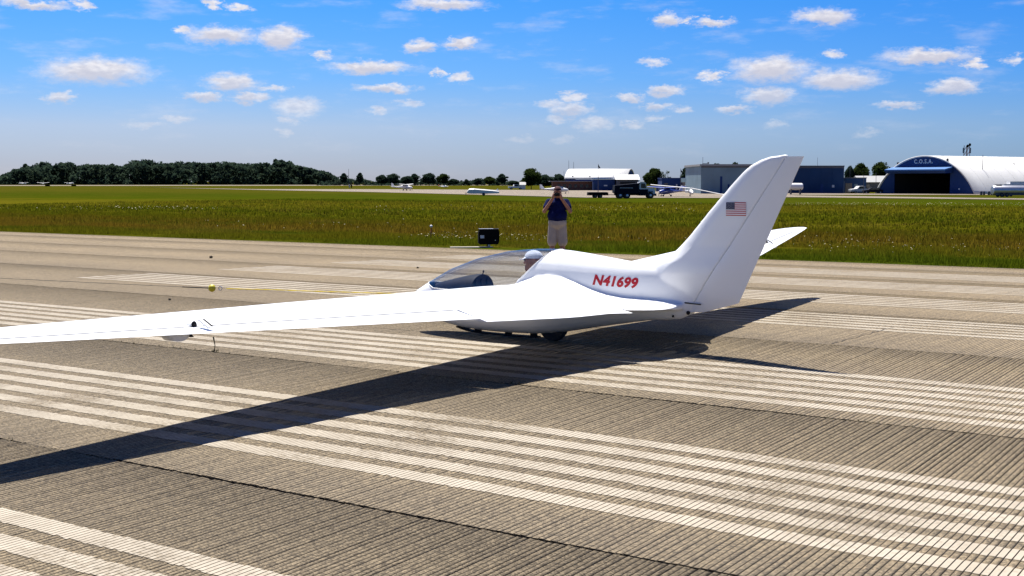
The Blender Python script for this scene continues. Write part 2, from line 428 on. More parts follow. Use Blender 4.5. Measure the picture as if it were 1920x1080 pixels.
# ------------------------------------------------------------------ ground materials
def grass_material(name, gain=1.0, blades=False):
    m = bpy.data.materials.new(name); m.use_nodes = True
    nt = m.node_tree; b = nt.nodes['Principled BSDF']; L = nt.links.new
    b.inputs['Roughness'].default_value = 0.75
    b.inputs['Specular IOR Level'].default_value = 0.0
    geo = nt.nodes.new('ShaderNodeNewGeometry')
    sep = nt.nodes.new('ShaderNodeSeparateXYZ'); L(geo.outputs['Position'], sep.inputs[0])
    def mth(op, a, b2=None, c=None):
        n = nt.nodes.new('ShaderNodeMath'); n.operation = op
        for i, v in enumerate((a, b2, c)):
            if v is None: continue
            if hasattr(v, 'is_linked'): L(v, n.inputs[i])
            else: n.inputs[i].default_value = v
        return n.outputs[0]
    def noise(sc, det=4, rough=0.55, stretch=(1, 1, 0.05)):
        mp = nt.nodes.new('ShaderNodeMapping'); mp.inputs['Scale'].default_value = stretch
        L(geo.outputs['Position'], mp.inputs[0])
        n = nt.nodes.new('ShaderNodeTexNoise'); n.inputs['Scale'].default_value = sc
        n.inputs['Detail'].default_value = det; n.inputs['Roughness'].default_value = rough
        L(mp.outputs[0], n.inputs['Vector'])
        return n.outputs[0]
    # q = distance across the runway; strips of growth run along the pavement edge
    q = mth('ADD', mth('MULTIPLY', sep.outputs[0], math.cos(TH) * 0.7), mth('MULTIPLY', sep.outputs[1], math.sin(TH) * 1.0))
    qn = mth('ADD', q, mth('MULTIPLY', mth('SUBTRACT', noise(0.06, 5), 0.5), 26.0))
    fr = mth('DIVIDE', qn, 260.0)
    r = nt.nodes.new('ShaderNodeValToRGB'); L(fr, r.inputs[0])
    stops = [(0.0, (0.0616, 0.0735, 0.0045)), (0.115, (0.0650, 0.0833, 0.0045)), (0.14, (0.0952, 0.0882, 0.0054)),
             (0.165, (0.1176, 0.0784, 0.0090)), (0.21, (0.0952, 0.0706, 0.0059)), (0.27, (0.0918, 0.0862, 0.0045)),
             (0.36, (0.0672, 0.0735, 0.0036)), (0.43, (0.1288, 0.1156, 0.0072)), (0.52, (0.1120, 0.1029, 0.0063)), (0.58, (0.0616, 0.0804, 0.0036)),
             (0.75, (0.0538, 0.0735, 0.0045)), (1.0, (0.0840, 0.0833, 0.0081))]
    e = r.color_ramp.elements
    e[0].position, e[0].color = stops[0][0], (*stops[0][1], 1)
    e[1].position, e[1].color = stops[-1][0], (*stops[-1][1], 1)
    for p_, c_ in stops[1:-1]:
        k = e.new(p_); k.color = (*c_, 1)
    # patches: dry seed heads / lush clover
    mx = nt.nodes.new('ShaderNodeMix'); mx.data_type = 'RGBA'
    pr = nt.nodes.new('ShaderNodeMapRange'); pr.inputs[1].default_value = 0.52; pr.inputs[2].default_value = 0.68
    L(noise(0.16, 6, 0.62, (.7, 1.5, .05)), pr.inputs[0])
    L(mth('MULTIPLY', pr.outputs[0], 0.75), mx.inputs[0]); L(r.outputs[0], mx.inputs[6])
    mx.inputs[7].default_value = (0.125, 0.092, 0.014, 1)
    mx2 = nt.nodes.new('ShaderNodeMix'); mx2.data_type = 'RGBA'
    pr2 = nt.nodes.new('ShaderNodeMapRange'); pr2.inputs[1].default_value = 0.50; pr2.inputs[2].default_value = 0.66
    L(noise(0.10, 6, 0.62, (.7, 1.8, 0.05)), pr2.inputs[0])
    L(mth('MULTIPLY', pr2.outputs[0], 0.8), mx2.inputs[0]); L(mx.outputs[2], mx2.inputs[6])
    mx2.inputs[7].default_value = (0.050, 0.070, 0.004, 1)
    fin = nt.nodes.new('ShaderNodeMix'); fin.data_type = 'RGBA'; fin.blend_type = 'MULTIPLY'; fin.inputs[0].default_value = 1.0
    fr2 = nt.nodes.new('ShaderNodeValToRGB')
    fr2.color_ramp.elements[0].position = 0.3; fr2.color_ramp.elements[0].color = (0.62 * gain, 0.62 * gain, 0.6 * gain, 1)
    fr2.color_ramp.elements[1].position = 0.7; fr2.color_ramp.elements[1].color = (1.3 * gain, 1.3 * gain, 1.2 * gain, 1)
    L(noise(2.6, 6, 0.65, (1, 1, 1)), fr2.inputs[0])
    L(mx2.outputs[2], fin.inputs[6]); L(fr2.outputs[0], fin.inputs[7])
    L(fin.outputs[2], b.inputs['Base Color'])
    if blades:
        b.inputs['Subsurface Weight'].default_value = 0.0
        out = nt.nodes['Material Output']
        tr = nt.nodes.new('ShaderNodeBsdfTranslucent'); L(fin.outputs[2], tr.inputs[0])
        ms = nt.nodes.new('ShaderNodeMixShader'); ms.inputs[0].default_value = 0.5
        L(b.outputs[0], ms.inputs[1]); L(tr.outputs[0], ms.inputs[2]); L(ms.outputs[0], out.inputs[0])
    return m

def asphalt_material(name, base=(0.145, 0.117, 0.077), paint=False, lanes=True):
    m = bpy.data.materials.new(name); m.use_nodes = True
    nt = m.node_tree; b = nt.nodes['Principled BSDF']; L = nt.links.new
    b.inputs['Roughness'].default_value = 0.85
    b.inputs['Specular IOR Level'].default_value = 0.25
    geo = nt.nodes.new('ShaderNodeNewGeometry')
    def noise(sc, det=4, rough=0.55, stretch=(1, 1, 1), rot=0):
        mp = nt.nodes.new('ShaderNodeMapping'); mp.inputs['Scale'].default_value = stretch
        if rot:
            m0 = nt.nodes.new('ShaderNodeMapping'); m0.inputs['Rotation'].default_value = (0, 0, rot)
            L(geo.outputs['Position'], m0.inputs[0]); L(m0.outputs[0], mp.inputs[0])
        else:
            L(geo.outputs['Position'], mp.inputs[0])
        n = nt.nodes.new('ShaderNodeTexNoise'); n.inputs['Scale'].default_value = sc
        n.inputs['Detail'].default_value = det; n.inputs['Roughness'].default_value = rough
        L(mp.outputs[0], n.inputs['Vector'])
        return n.outputs[0]
    def ramp(src, p0, c0, p1, c1):
        r = nt.nodes.new('ShaderNodeValToRGB')
        r.color_ramp.elements[0].position = p0; r.color_ramp.elements[0].color = (*c0, 1)
        r.color_ramp.elements[1].position = p1; r.color_ramp.elements[1].color = (*c1, 1)
        L(src, r.inputs[0]); return r.outputs[0]
    def mul(a, c):
        x = nt.nodes.new('ShaderNodeMix'); x.data_type = 'RGBA'; x.blend_type = 'MULTIPLY'; x.inputs[0].default_value = 1.0
        L(a, x.inputs[6]); L(c, x.inputs[7]); return x.outputs[2]
    d = 0.88; g = 1.10
    col = ramp(noise(0.35, 5, 0.6), 0.3, tuple(c * d for c in base), 0.7, tuple(c * g for c in base))
    # long streaks along the runway (tyre rubber, drainage)
    col = mul(col, ramp(noise(1.0, 5, 0.6, (0.04, 1.1, 1), -(TH + math.pi / 2)), 0.32, (0.88, 0.88, 0.90), 0.62, (1.04, 1.035, 1.02)))
    if lanes:   # base colour grows paler across the runway towards its far side
        sx = nt.nodes.new('ShaderNodeSeparateXYZ'); L(geo.outputs['Position'], sx.inputs[0])
        m1 = nt.nodes.new('ShaderNodeMath'); m1.operation = 'MULTIPLY'; m1.inputs[1].default_value = WQ.x
        m2 = nt.nodes.new('ShaderNodeMath'); m2.operation = 'MULTIPLY_ADD'; m2.inputs[1].default_value = WQ.y
        L(sx.outputs[0], m1.inputs[0]); L(sx.outputs[1], m2.inputs[0]); L(m1.outputs[0], m2.inputs[2])
        m3 = nt.nodes.new('ShaderNodeMath'); m3.operation = 'DIVIDE'; m3.inputs[1].default_value = 30.0
        L(m2.outputs[0], m3.inputs[0])
        col = mul(col, ramp(m3.outputs[0], 0.25, (1.06, 1.05, 1.04), 0.72, (1.42, 1.37, 1.28)))
    # aggregate
    v = nt.nodes.new('ShaderNodeTexVoronoi'); v.inputs['Scale'].default_value = 95
    L(geo.outputs['Position'], v.inputs['Vector'])
    agg = nt.nodes.new('ShaderNodeSeparateColor'); L(v.outputs['Color'], agg.inputs[0])
    col = mul(col, ramp(agg.outputs[0], 0.05, (0.48, 0.47, 0.46), 0.95, (1.55, 1.54, 1.50)))
    col = mul(col, ramp(noise(24, 5, 0.7), 0.3, (0.72, 0.72, 0.74), 0.7, (1.22, 1.2, 1.18)))
    if paint:
        pc = nt.nodes.new('ShaderNodeMix'); pc.data_type = 'RGBA'
        wear = nt.nodes.new('ShaderNodeMapRange'); wear.inputs[1].default_value = 0.36; wear.inputs[2].default_value = 0.52
        add = nt.nodes.new('ShaderNodeMath'); add.operation = 'MULTIPLY_ADD'; add.inputs[1].default_value = 0.55
        L(noise(28, 6, 0.75), add.inputs[0])
        sc = nt.nodes.new('ShaderNodeMath'); sc.operation = 'MULTIPLY'; sc.inputs[1].default_value = 0.48
        L(noise(0.9, 5, 0.6), sc.inputs[0]); L(sc.outputs[0], add.inputs[2])
        L(add.outputs[0], wear.inputs[0])
        pcol = ramp(noise(3.0, 6, 0.7), 0.3, (0.275, 0.238, 0.186), 0.7, (0.365, 0.322, 0.258))
        L(wear.outputs[0], pc.inputs[0]); L(col, pc.inputs[6]); L(pcol, pc.inputs[7])
        col = pc.outputs[2]
    L(col, b.inputs['Base Color'])
    bp = nt.nodes.new('ShaderNodeBump'); bp.inputs['Strength'].default_value = 0.35; bp.inputs['Distance'].default_value = 0.004
    L(v.outputs['Distance'], bp.inputs['Height']); L(bp.outputs[0], b.inputs['Normal'])
    return m

M['asphalt'] = asphalt_material('grooved_asphalt')
M['paint'] = asphalt_material('worn_white_paint', paint=True)
M['groove'] = P('groove_dirt', (0.022, 0.017, 0.011), 0.95, var=0.3, vscale=6)
M['tar'] = P('joint_dirt', (0.028, 0.021, 0.013), 0.95, var=0.4, vscale=5)
M['apron'] = asphalt_material('apron_asphalt', (0.165, 0.137, 0.104), lanes=False)
M['grass'] = grass_material('meadow_ground', 0.54)
M['blade'] = grass_material('meadow_grass', 1.42, True)

# ------------------------------------------------------------------ the field
def field_z(q):
    if q < -2.6: return max(-0.9, -0.09 + (q + 2.6) * 0.03)
    if q <= 30.2: return -0.22
    if q <= 30.45: return -0.115
    return max(FIELD, -0.115 - (q - 30.45) * 0.0202)
qs = [-2500, -400, -60, -25, -8, -2.7, -2.5, 30.2, 30.42] + list(np.linspace(31.5, 75, 30)) + [90, 120, 160, 220, 320, 500, 900, 1600, 3000, 5000]
as_ = [-4500, -2000, -900, -400, -200] + list(np.linspace(-100, 200, 61)) + [300, 500, 900, 1800, 4500]
V = []; rr = random.Random(3)
for q in qs:
    for a in as_:
        j = 0.0
        if 31 < q < 95: j = rr.uniform(-0.04, 0.04)
        V.append(AQ(a, q, field_z(q) + j))
F = []
na = len(as_)
for i in range(len(qs) - 1):
    for k in range(na - 1):
        F.append((i * na + k, i * na + k + 1, (i + 1) * na + k + 1, (i + 1) * na + k))
ground = mesh('ground', V, F, M['grass'], smooth=True)
bm = bmesh.new(); bm.from_mesh(ground.data); bmesh.ops.recalc_face_normals(bm, faces=bm.faces)
if sum(f.normal.z for f in bm.faces) < 0: bmesh.ops.reverse_faces(bm, faces=bm.faces)
bm.to_mesh(ground.data); bm.free()
tag(ground, 'flat green airfield meadow reaching to the tree line', 'ground', kind='structure')

# ------------------------------------------------------------------ the runway: grooved lanes, worn threshold bars
Q0 = -2.3
joints = [Q0] + [QC + 3.81 * k for k in range(-4, 5) if QC + 3.81 * k > Q0 + 0.5] + [QE]
A0, A1, PITCH, GW, GD = -14.0, 62.0, 0.0381, 0.0068, 0.007
ng = int((A1 - A0) / PITCH)
rv, rf = [], []
for q in (Q0, QC, QE):
    for a in (-420, 900):
        rv.append(AQ(a, q, runway_z(q) - 0.034))
runway = mesh('runway', rv, [(0, 1, 3, 2), (2, 3, 5, 4)], M['tar'])
bm = bmesh.new(); bm.from_mesh(runway.data)
bmesh.ops.recalc_face_normals(bm, faces=bm.faces)
if sum(f.normal.z for f in bm.faces) < 0: bmesh.ops.reverse_faces(bm, faces=bm.faces)
bm.to_mesh(runway.data); bm.free()
tag(runway, 'grooved grey-tan runway with worn white threshold bars', 'runway', kind='structure')

NAn = np.array(NA); WQn = np.array(WQ)
def aq_arr(a, q, z):
    return np.outer(a, NAn) + np.outer(q, WQn) + np.stack([np.zeros_like(z), np.zeros_like(z), z], 1)

def lane(qa, qb, ja, jb):
    """one paving lane with transverse saw-cut grooves; its edges are ragged where it meets the next lane"""
    base = A0 + PITCH * np.arange(ng)
    # per groove: land start, land end, floor start, floor end
    a = np.stack([base, base + PITCH - GW, base + PITCH - GW + 0.0008, base + PITCH - 0.0008], 1).ravel()
    zoff = np.tile([0, 0, -GD, -GD], ng)
    k = len(a)
    def wob(amt):
        w = RNG.normal(0, 1, k // 4 + 1)
        slow = np.convolve(RNG.normal(0, 1, k // 4 + 41), np.ones(41) / 41, 'valid')[:k // 4 + 1] * 5
        w = np.repeat(w * 0.45 + slow * 0.8, 4)[:k]
        return np.clip(w * amt, -2.2 * amt, 2.2 * amt)
    qA = qa + (ja * 1.2 + wob(ja) if ja else 0.0) * np.ones(k)
    qB = qb - (jb * 1.2 + wob(jb) if jb else 0.0) * np.ones(k)
    sl = lambda q: np.where(q < QC, C1 * q, C1 * QC - C2 * (q - QC))
    VA = aq_arr(a, qA, sl(qA) + zoff); VB = aq_arr(a, qB, sl(qB) + zoff)
    VA2 = aq_arr(a, qA, sl(qA) - 0.04); VB2 = aq_arr(a, qB, sl(qB) - 0.04)
    V = np.concatenate([VA, VB, VA2, VB2])
    i = np.arange(k - 1)
    F = np.stack([i, i + 1, k + i + 1, k + i], 1)[:, ::-1]
    FA = np.stack([i, 2 * k + i, 2 * k + i + 1, i + 1], 1)
    FB = np.stack([k + i, k + i + 1, 3 * k + i + 1, 3 * k + i], 1)
    # plain surface beyond the sawn length
    F = np.concatenate([F, FA, FB])
    o = bigmesh('paving_lane', V, F, M['asphalt'], runway)
    o.data.materials.append(M['groove'])
    mi = np.zeros(len(F), np.int32)
    mi[:k - 1] = np.where(i % 4 == 0, 0, 1)
    o.data.polygons.foreach_set('material_index', mi)
    o.data.update()
    bm = bmesh.new(); bm.from_mesh(o.data)
    bm.faces.ensure_lookup_table()
    if bm.faces[0].normal.z < 0:
        bmesh.ops.reverse_faces(bm, faces=bm.faces)
    bm.to_mesh(o.data); bm.free()
    # continuation, ungrooved
    for (s, e) in ((-420, A0), (A1, 900)):
        vv = [AQ(s, qa, runway_z(qa)), AQ(e, qa, runway_z(qa)), AQ(e, qb, runway_z(qb)), AQ(s, qb, runway_z(qb))]
        mesh('paving_lane', vv, [(0, 3, 2, 1)], M['asphalt'], runway)
    return o
for i in range(len(joints) - 1):
    wid = lambda j: 0.0 if j in (0, len(joints) - 1) else (0.009 if joints[j] < 14 else 0.007)
    lane(joints[i], joints[i + 1], wid(i), wid(i + 1))

# threshold bars: eight keys, six painted lines each, cut by the same grooves
BAR_START = 19.46
KW, LW = 1.75, 0.178
GAP = (KW - 6 * LW) / 5
for side in (-1, 1):
    for kx in range(4):
        q_in = QC + side * (1.75 + 3.5 * kx)
        for li in range(6):
            qa = q_in + side * li * (LW + GAP); qb = qa + side * LW
            qa, qb = min(qa, qb), max(qa, qb)
            base = A0 + PITCH * np.arange(ng)
            base = base[base < BAR_START + RNG.uniform(-.03, .03)]
            k = len(base)
            e1 = RNG.normal(0, 0.0045, k); e2 = RNG.normal(0, 0.0045, k)
            z1 = np.full(k, runway_z(qa) + 0.003); z2 = np.full(k, runway_z(qb) + 0.003)
            b2 = base + PITCH - GW
            V = np.concatenate([aq_arr(base, qa + e1, z1), aq_arr(b2, qa + e1, z1), aq_arr(b2, qb + e2, z2), aq_arr(base, qb + e2, z2)])
            i = np.arange(k)
            F = np.stack([i, k + i, 2 * k + i, 3 * k + i], 1)
            o = bigmesh('painted_line', V, F, M['paint'], runway)
            if o.data.polygons[0].normal.z < 0:
                o.data.flip_normals()

# a transverse crack on the far half
rr = random.Random(5)
V = []; F = []
for i in range(24):
    t = i / 23
    a = 4.55 + rr.uniform(-.012, .012) ; q = 13.05 + 2.2 * t
    wd = rr.uniform(.004, .012)
    V += [AQ(a - wd, q, runway_z(q) + 0.0035), AQ(a + wd, q, runway_z(q) + 0.0035)]
    if i: F.append((2 * i - 2, 2 * i - 1, 2 * i + 1, 2 * i))
mesh('surface_crack', V, F, M['tar'], runway)

# ------------------------------------------------------------------ apron and far taxiways
def sheet(name, pts, z, m, label):
    bm = bmesh.new()
    vs = [bm.verts.new((x, y, z)) for x, y in pts]
    f = bm.faces.new(vs)
    if f.normal.z < 0: bmesh.ops.reverse_faces(bm, faces=[f])
    bmesh.ops.recalc_face_normals(bm, faces=bm.faces)
    bm.normal_update()
    if f.normal.z < 0: f.normal_flip()
    bmesh.ops.triangulate(bm, faces=bm.faces)
    me = bpy.data.meshes.new(name); bm.to_mesh(me); bm.free(); me.materials.append(m)
    return tag(link(name, me), label, name.replace('_', ' '), kind='structure')
sheet('apron', [(-165, 570), (-84.4, 415), (-36.3, 329.6), (0, 251.3), (13, 219.3), (38, 214), (50.6, 226), (79.2, 194.5), (125, 140), (130, 152), (84.9, 207.5), (57.5, 253.2), (57, 314.5), (38.1, 374.4), (0, 412.5), (-49.3, 447.4), (-91.6, 450.3), (-175, 585)],
      FIELD + 0.06, M['apron'], 'pale asphalt apron and taxiway crossing the field')
sheet('far_runway', [(-620, 690), (-100, 800), (40, 860), (40, 1000), (-100, 960), (-620, 830)], FIELD + 0.08, M['apron'], 'distant pale runway in front of the dark wood')
sheet('hangar_forecourt', [(57.2, 262), (110, 262), (104, 276), (60, 300)], FIELD + 0.07, M['apron'], 'pale forecourt in front of the blue hangar')

# ------------------------------------------------------------------ meadow: tufts and flowers
def blades(n, qlo, qhi, h, wdt, per, seed, lean=0.35, power=1.0):
    g = np.random.default_rng(seed)
    # points inside the view wedge and a margin either side
    pts = np.zeros((0, 2))
    while len(pts) < n:
        q = qlo + (qhi - qlo) * g.random(n * 2) ** power
        a = g.uniform(-60, 140, n * 2)
        X = a * NAn[0] + q * WQn[0]; Y = a * NAn[1] + q * WQn[1]
        ok = (Y > 5) & (np.abs(X) < 0.47 * Y + 4)
        pts = np.concatenate([pts, np.stack([X[ok], Y[ok]], 1)])
    pts = pts[:n]
    q = pts @ WQn[:2]
    z0 = np.maximum(FIELD, -0.115 - (q - 30.45) * 0.0202) - 0.03
    # clumpy growth height
    hn = 0.65 + 0.35 * np.sin(pts[:, 0] * 0.9 + 1.3 * np.sin(pts[:, 1] * 0.31)) * np.sin(pts[:, 1] * 0.7 + pts[:, 0] * 0.23)
    edge = np.clip((q - 30.4) / 1.2, 0.35, 1.0)
    Vs = []
    for b in range(per):
        ang = g.uniform(0, 2 * np.pi, n); off = g.normal(0, 0.06, (n, 2)) * (1 + wdt * 4)
        hh = h * hn * edge * g.uniform(0.5, 1.25, n)
        dx = np.cos(ang) * wdt * g.uniform(.6, 1.4, n); dy = np.sin(ang) * wdt
        la = g.uniform(0, 2 * np.pi, n); ll = hh * lean * g.uniform(.2, 1.3, n)
        p0 = np.stack([pts[:, 0] + off[:, 0] - dx, pts[:, 1] + off[:, 1] - dy, z0], 1)
        p1 = np.stack([pts[:, 0] + off[:, 0] + dx, pts[:, 1] + off[:, 1] + dy, z0], 1)
        p2 = np.stack([pts[:, 0] + off[:, 0] + np.cos(la) * ll, pts[:, 1] + off[:, 1] + np.sin(la) * ll, z0 + hh], 1)
        Vs.append(np.stack([p0, p1, p2], 1).reshape(-1, 3))
    return np.concatenate(Vs)
parts_ = [blades(52000, 30.5, 42, 0.24, 0.012, 5, 1, power=1.25), blades(46000, 40, 72, 0.30, 0.022, 4, 2), blades(40000, 68, 150, 0.34, 0.05, 3, 3)]
V = np.concatenate(parts_)
gr = bigmesh('meadow_grass', V, np.arange(len(V)).reshape(-1, 3), M['blade'])
tag(gr, 'tall uncut grass growing beside the runway', 'grass', kind='stuff')

M['petal'] = P('wildflower_white', (0.42, 0.38, 0.24), 0.8, var=0.1)
def flowers(spec, seed):
    g = random.Random(seed); V = []; F = []; MI = []
    for (a_px, D, sx, sy, n, r0, h0, h1) in spec:
        for i in range(n):
            Y = D + g.gauss(0, sy); X = (a_px - 960) / FPX * D + g.gauss(0, sx)
            q = X * WQ.x + Y * WQ.y
            if q < 31.2: continue
            z = field_z(q) + g.uniform(h0, h1); r = r0 * g.uniform(.5, 1.3)
            k = len(V); tx, ty = g.uniform(-.5, .5), g.uniform(-.7, .3)
            V.append((X, Y, z + r * .3))
            for j in range(6):
                t = j * math.pi / 3
                V.append((X + r * math.cos(t), Y + r * math.sin(t), z + r * (tx * math.cos(t) + ty * math.sin(t))))
            for j in range(6): F.append((k, k + 1 + j, k + 1 + (j + 1) % 6)); MI.append(0)
            # stalk
            k = len(V); V += [(X - .006, Y, z), (X + .006, Y, z), (X, Y, z - h1)]; F.append((k, k + 1, k + 2)); MI.append(1)
    return V, F, MI
V, F, MI = flowers([(p, D, a, b, int(n * .9), r * .66, h0, h1) for (p, D, a, b, n, r, h0, h1) in [(855, 42.0, .75, .9, 95, .032, .22, .42), (985, 40.5, .75, .8, 90, .030, .20, .40), (830, 42.5, .5, .4, 25, .03, .2, .35),
                (1590, 38, 1.6, 3.0, 60, .026, .2, .42), (1720, 36, 2.2, 2.5, 85, .026, .2, .45), (1850, 36, 1.2, 3, 30, .026, .2, .45), (1540, 44, 1.5, 3, 25, .028, .25, .5),
                (1150, 40, 1.6, 3, 22, .028, .25, .45), (600, 52, 3.5, 4, 35, .035, .25, .5), (760, 60, 6, 6, 40, .04, .25, .5),
                (310, 122, 3.2, 2.0, 120, .075, .25, .5), (200, 122, 4, 2.5, 55, .07, .25, .5), (240, 118, 6, 6, 30, .07, .25, .5), (740, 112, 3, 3, 25, .07, .25, .5),
                (1700, 142, 9, 3.5, 420, .055, .25, .5), (1560, 144, 6, 3, 260, .055, .25, .5), (1860, 140, 5, 3, 220, .055, .25, .5), (1180, 118, 5, 4, 70, .07, .25, .5), (960, 126, 7, 4, 60, .07, .25, .5)]], 4)
fl = mesh('wildflowers', V, F, M['petal'])
fl.data.materials.append(M['blade'])
fl.data.polygons.foreach_set('material_index', MI)
tag(fl, 'white umbel wildflowers scattered through the meadow', 'flowers', kind='stuff')
# ------------------------------------------------------------------ the glider
G_LOC = AQ(7.24, 11.72, 0.148)
G_ROT = (-0.0155, 0, math.atan2(NA.y, NA.x))
glider = empty('glider', G_LOC, G_ROT, 'white tailless single-seat glider N41699 standing on the runway', 'glider')

def interp(tab, x):
    xs = [t[0] for t in tab]
    if xs[0] > xs[-1]:
        tab = tab[::-1]; xs = xs[::-1]
    return float(np.interp(x, xs, [t[1] for t in tab]))

TOP = [(1.925, .445), (1.88, .485), (1.80, .525), (1.68, .592), (1.37, .752), (.99, .888), (.63, .972), (.27, 1.014), (0, 1.022), (-.28, 1.004), (-.61, .962), (-1.0, .912), (-1.3, .885), (-1.55, .84), (-1.72, .74)]
BOT = [(1.925, .435), (1.88, .375), (1.80, .29), (1.68, .20), (1.54, .135), (1.24, .082), (.96, .064), (.65, .058), (.2, .070), (-.15, .112), (-.55, .190), (-.94, .262), (-1.24, .312), (-1.45, .325), (-1.55, .338), (-1.72, .42)]
HW = [(1.925, .008), (1.88, .065), (1.80, .115), (1.68, .17), (1.54, .215), (1.24, .275), (.96, .305), (.65, .322), (.2, .325), (-.15, .315), (-.55, .275), (-.94, .215), (-1.24, .150), (-1.5, .095), (-1.72, .055)]
mb = MB()
rings = []
NR = 36
for x in [1.925, 1.915, 1.895, 1.86, 1.8, 1.72, 1.62, 1.5, 1.36, 1.2, 1.0, .8, .6, .4, .2, 0, -.2, -.4, -.6, -.8, -1.0, -1.2, -1.4, -1.55, -1.66, -1.72]:
    zt, zb, hw = interp(TOP, x), interp(BOT, x), interp(HW, x)
    zc = zb + (zt - zb) * 0.47
    rg = []
    for j in range(NR):
        t = 2 * math.pi * j / NR
        cs, sn = math.cos(t), math.sin(t)
        e = 2 / (2.6 if sn > 0 and x < .3 else 2.25)
        y = hw * math.copysign(abs(cs) ** e, cs)
        up = (zt - zc) if sn > 0 else (zc - zb)
        z = zc + up * math.copysign(abs(sn) ** e, sn)
        rg.append(Vector((x, y, z)))
    rings.append(rg)
mb.loft(rings)

FIN_LE = [(.45, -1.05), (.80, -1.16), (.90, -1.23), (.945, -1.31), (1.0, -1.42), (1.06, -1.505), (1.2, -1.64), (1.49, -1.885), (1.71, -2.085), (1.83, -2.195), (1.91, -2.285), (1.965, -2.385), (2.0, -2.50), (2.018, -2.66)]
FIN_T = [(.45, .055), (.80, .115), (.90, .105), (1.0, .082), (1.1, .066), (1.3, .054), (1.7, .043), (1.95, .034), (2.01, .024)]
hinge = lambda z: -1.67 - (z - .44) * .65
rud_te = lambda z: -2.18 - (z - .52) * .452
def fin_thick(z, xc):
    return interp(FIN_T, z) * min(1.0, (max(xc, 0) / 0.28) ** 0.5) * (1 - 0.25 * max(0, xc - .45) / .55)
rings = []
for z in [.46, .55, .65, .75, .82, .88, .92, .96, 1.0, 1.05, 1.1, 1.2, 1.3, 1.45, 1.6, 1.75, 1.85, 1.92, 1.97, 2.0, 2.018]:
    le, te = interp(FIN_LE, z), hinge(z)
    xs = [0, .015, .05, .1, .18, .3, .45, .6, .75, .88, 1.0]
    rg = [Vector((le + (te - le) * u, fin_thick(z, u), z)) for u in xs]
    rg += [Vector((le + (te - le) * u, -fin_thick(z, u), z)) for u in xs[::-1][:-1]]
    rings.append(rg)
mb.loft(rings)

# wing planform
def w_le(s):
    return interp([(0, .31), (6.2, .31), (6.6, .30), (6.95, .275), (7.2, .24), (7.4, .195), (7.55, .14), (7.63, .085), (7.66, .04)], s)
def w_te(s):
    if s < 1.0:
        return interp([(0, -1.60), (.3, -1.59), (.5, -1.54), (.7, -1.40), (.78, -1.345), (1.0, -1.222)], s)
    return -1.40 + .178 * s
def w_z(s):
    return .562 + .0447 * s
def w_drop(s):
    return interp([(0, .045), (.5, .055), (1.0, .062), (1.6, .075), (8, .072)], s)
def foil(u, t=.145):
    return 5 * t * (0.2969 * math.sqrt(max(u, 0)) - 0.126 * u - 0.3516 * u * u + 0.2843 * u ** 3 - 0.1036 * u ** 4)
def w_pt(s, u, up, sg, grow=0.0, t=None):
    le, te = w_le(s), w_te(s)
    c = le - te
    t = t if t is not None else interp([(0, .095), (.5, .105), (1.2, .13), (4, .14), (7, .125), (7.66, .10)], s)
    yt = foil(u, t) * c
    camber = (0.075 * u * (1 - u) * (0.875 - u)) * c          # reflexed mean line
    z = w_z(s) - w_drop(s) * c * u + camber + (yt * 1.12 if up else -yt * .88) + (grow if up else -grow)
    if up and s < 1.6:      # root shape: full shoulder ahead of the spar, hollow towards the tail
        k = 1.0 if s < .3 else max(0.0, (1.6 - s) / 1.3) ** 1.5
        kf = 1.0 if s < .28 else max(0.0, (.72 - s) / .44) ** 1.6
        z += kf * .075 * math.exp(-((u - .24) / .17) ** 2) - k * (.052 * math.exp(-((u - .64) / .2) ** 2))
    return Vector((le + (grow * .6 if u < .02 else 0) - c * u - (grow * .5 if u > .98 else 0), sg * s, z))
NU = 16
us_full = [0.5 * (1 - math.cos(math.pi * i / NU)) for i in range(NU + 1)]
def w_ring(s, sg, u0=0.0, u1=1.0, grow=0.0):
    us = [u0 + (u1 - u0) * u for u in us_full]
    return [w_pt(s, u, True, sg, grow) for u in us[::-1]] + [w_pt(s, u, False, sg, grow) for u in us[1:]]
# root fillets grow out of the wing skin and melt into the body
for sg in (-1, 1):
    mb.loft([w_ring(s, sg, grow=g) for s, g in ((.06, .03), (.20, .026), (.25, .020), (.30, .013), (.35, .007), (.42, .002), (.52, -.003), (.64, -.008))])
body = mb.build('fuselage', M['gel'], glider)
fuse(body, 0.0135, 7, 0.5)

# cut the canopy out of the skin
bm = bmesh.new(); bm.from_mesh(body.data)
SILL = 0.535
f_n = Vector((1, 0, -3.4)).normalized(); f_p = Vector((1.705, 0, .592))
r_n = Vector((1, 0, .98)).normalized(); r_p = Vector((-.085, 0, 1.025))
for p, n in ((Vector((0, 0, SILL)), Vector((0, 0, 1))), (f_p, f_n), (r_p, r_n)):
    geom = [f for f in bm.faces if -.3 < f.calc_center_median().x < 1.9]
    ed = {e for f in geom for e in f.edges}; ve = {v for f in geom for v in f.verts}
    bmesh.ops.bisect_plane(bm, geom=geom + list(ed) + list(ve), plane_co=p, plane_no=n, dist=1e-5)
def in_canopy(c):
    return c.z > SILL and (c - f_p).dot(f_n) < 0 and (c - r_p).dot(r_n) > 0 and abs(c.y) < .36
can = [f for f in bm.faces if in_canopy(f.calc_center_median())]
canset = set(can)
def sub_mesh(faces, off=0.0):
    idx = {}; V = []; F = []
    for f in faces:
        for v in f.verts:
            if v not in idx:
                idx[v] = len(V); V.append(v.co + v.normal * off)
        F.append([idx[v] for v in f.verts])
    return V, F
cV, cF = sub_mesh(can)
inner = [f for f in bm.faces if f not in canset and -.05 < f.calc_center_median().x < 1.75 and f.calc_center_median().z < SILL + .1 and abs(f.calc_center_median().y) < .34]
tV, tF = sub_mesh(inner, -0.018)
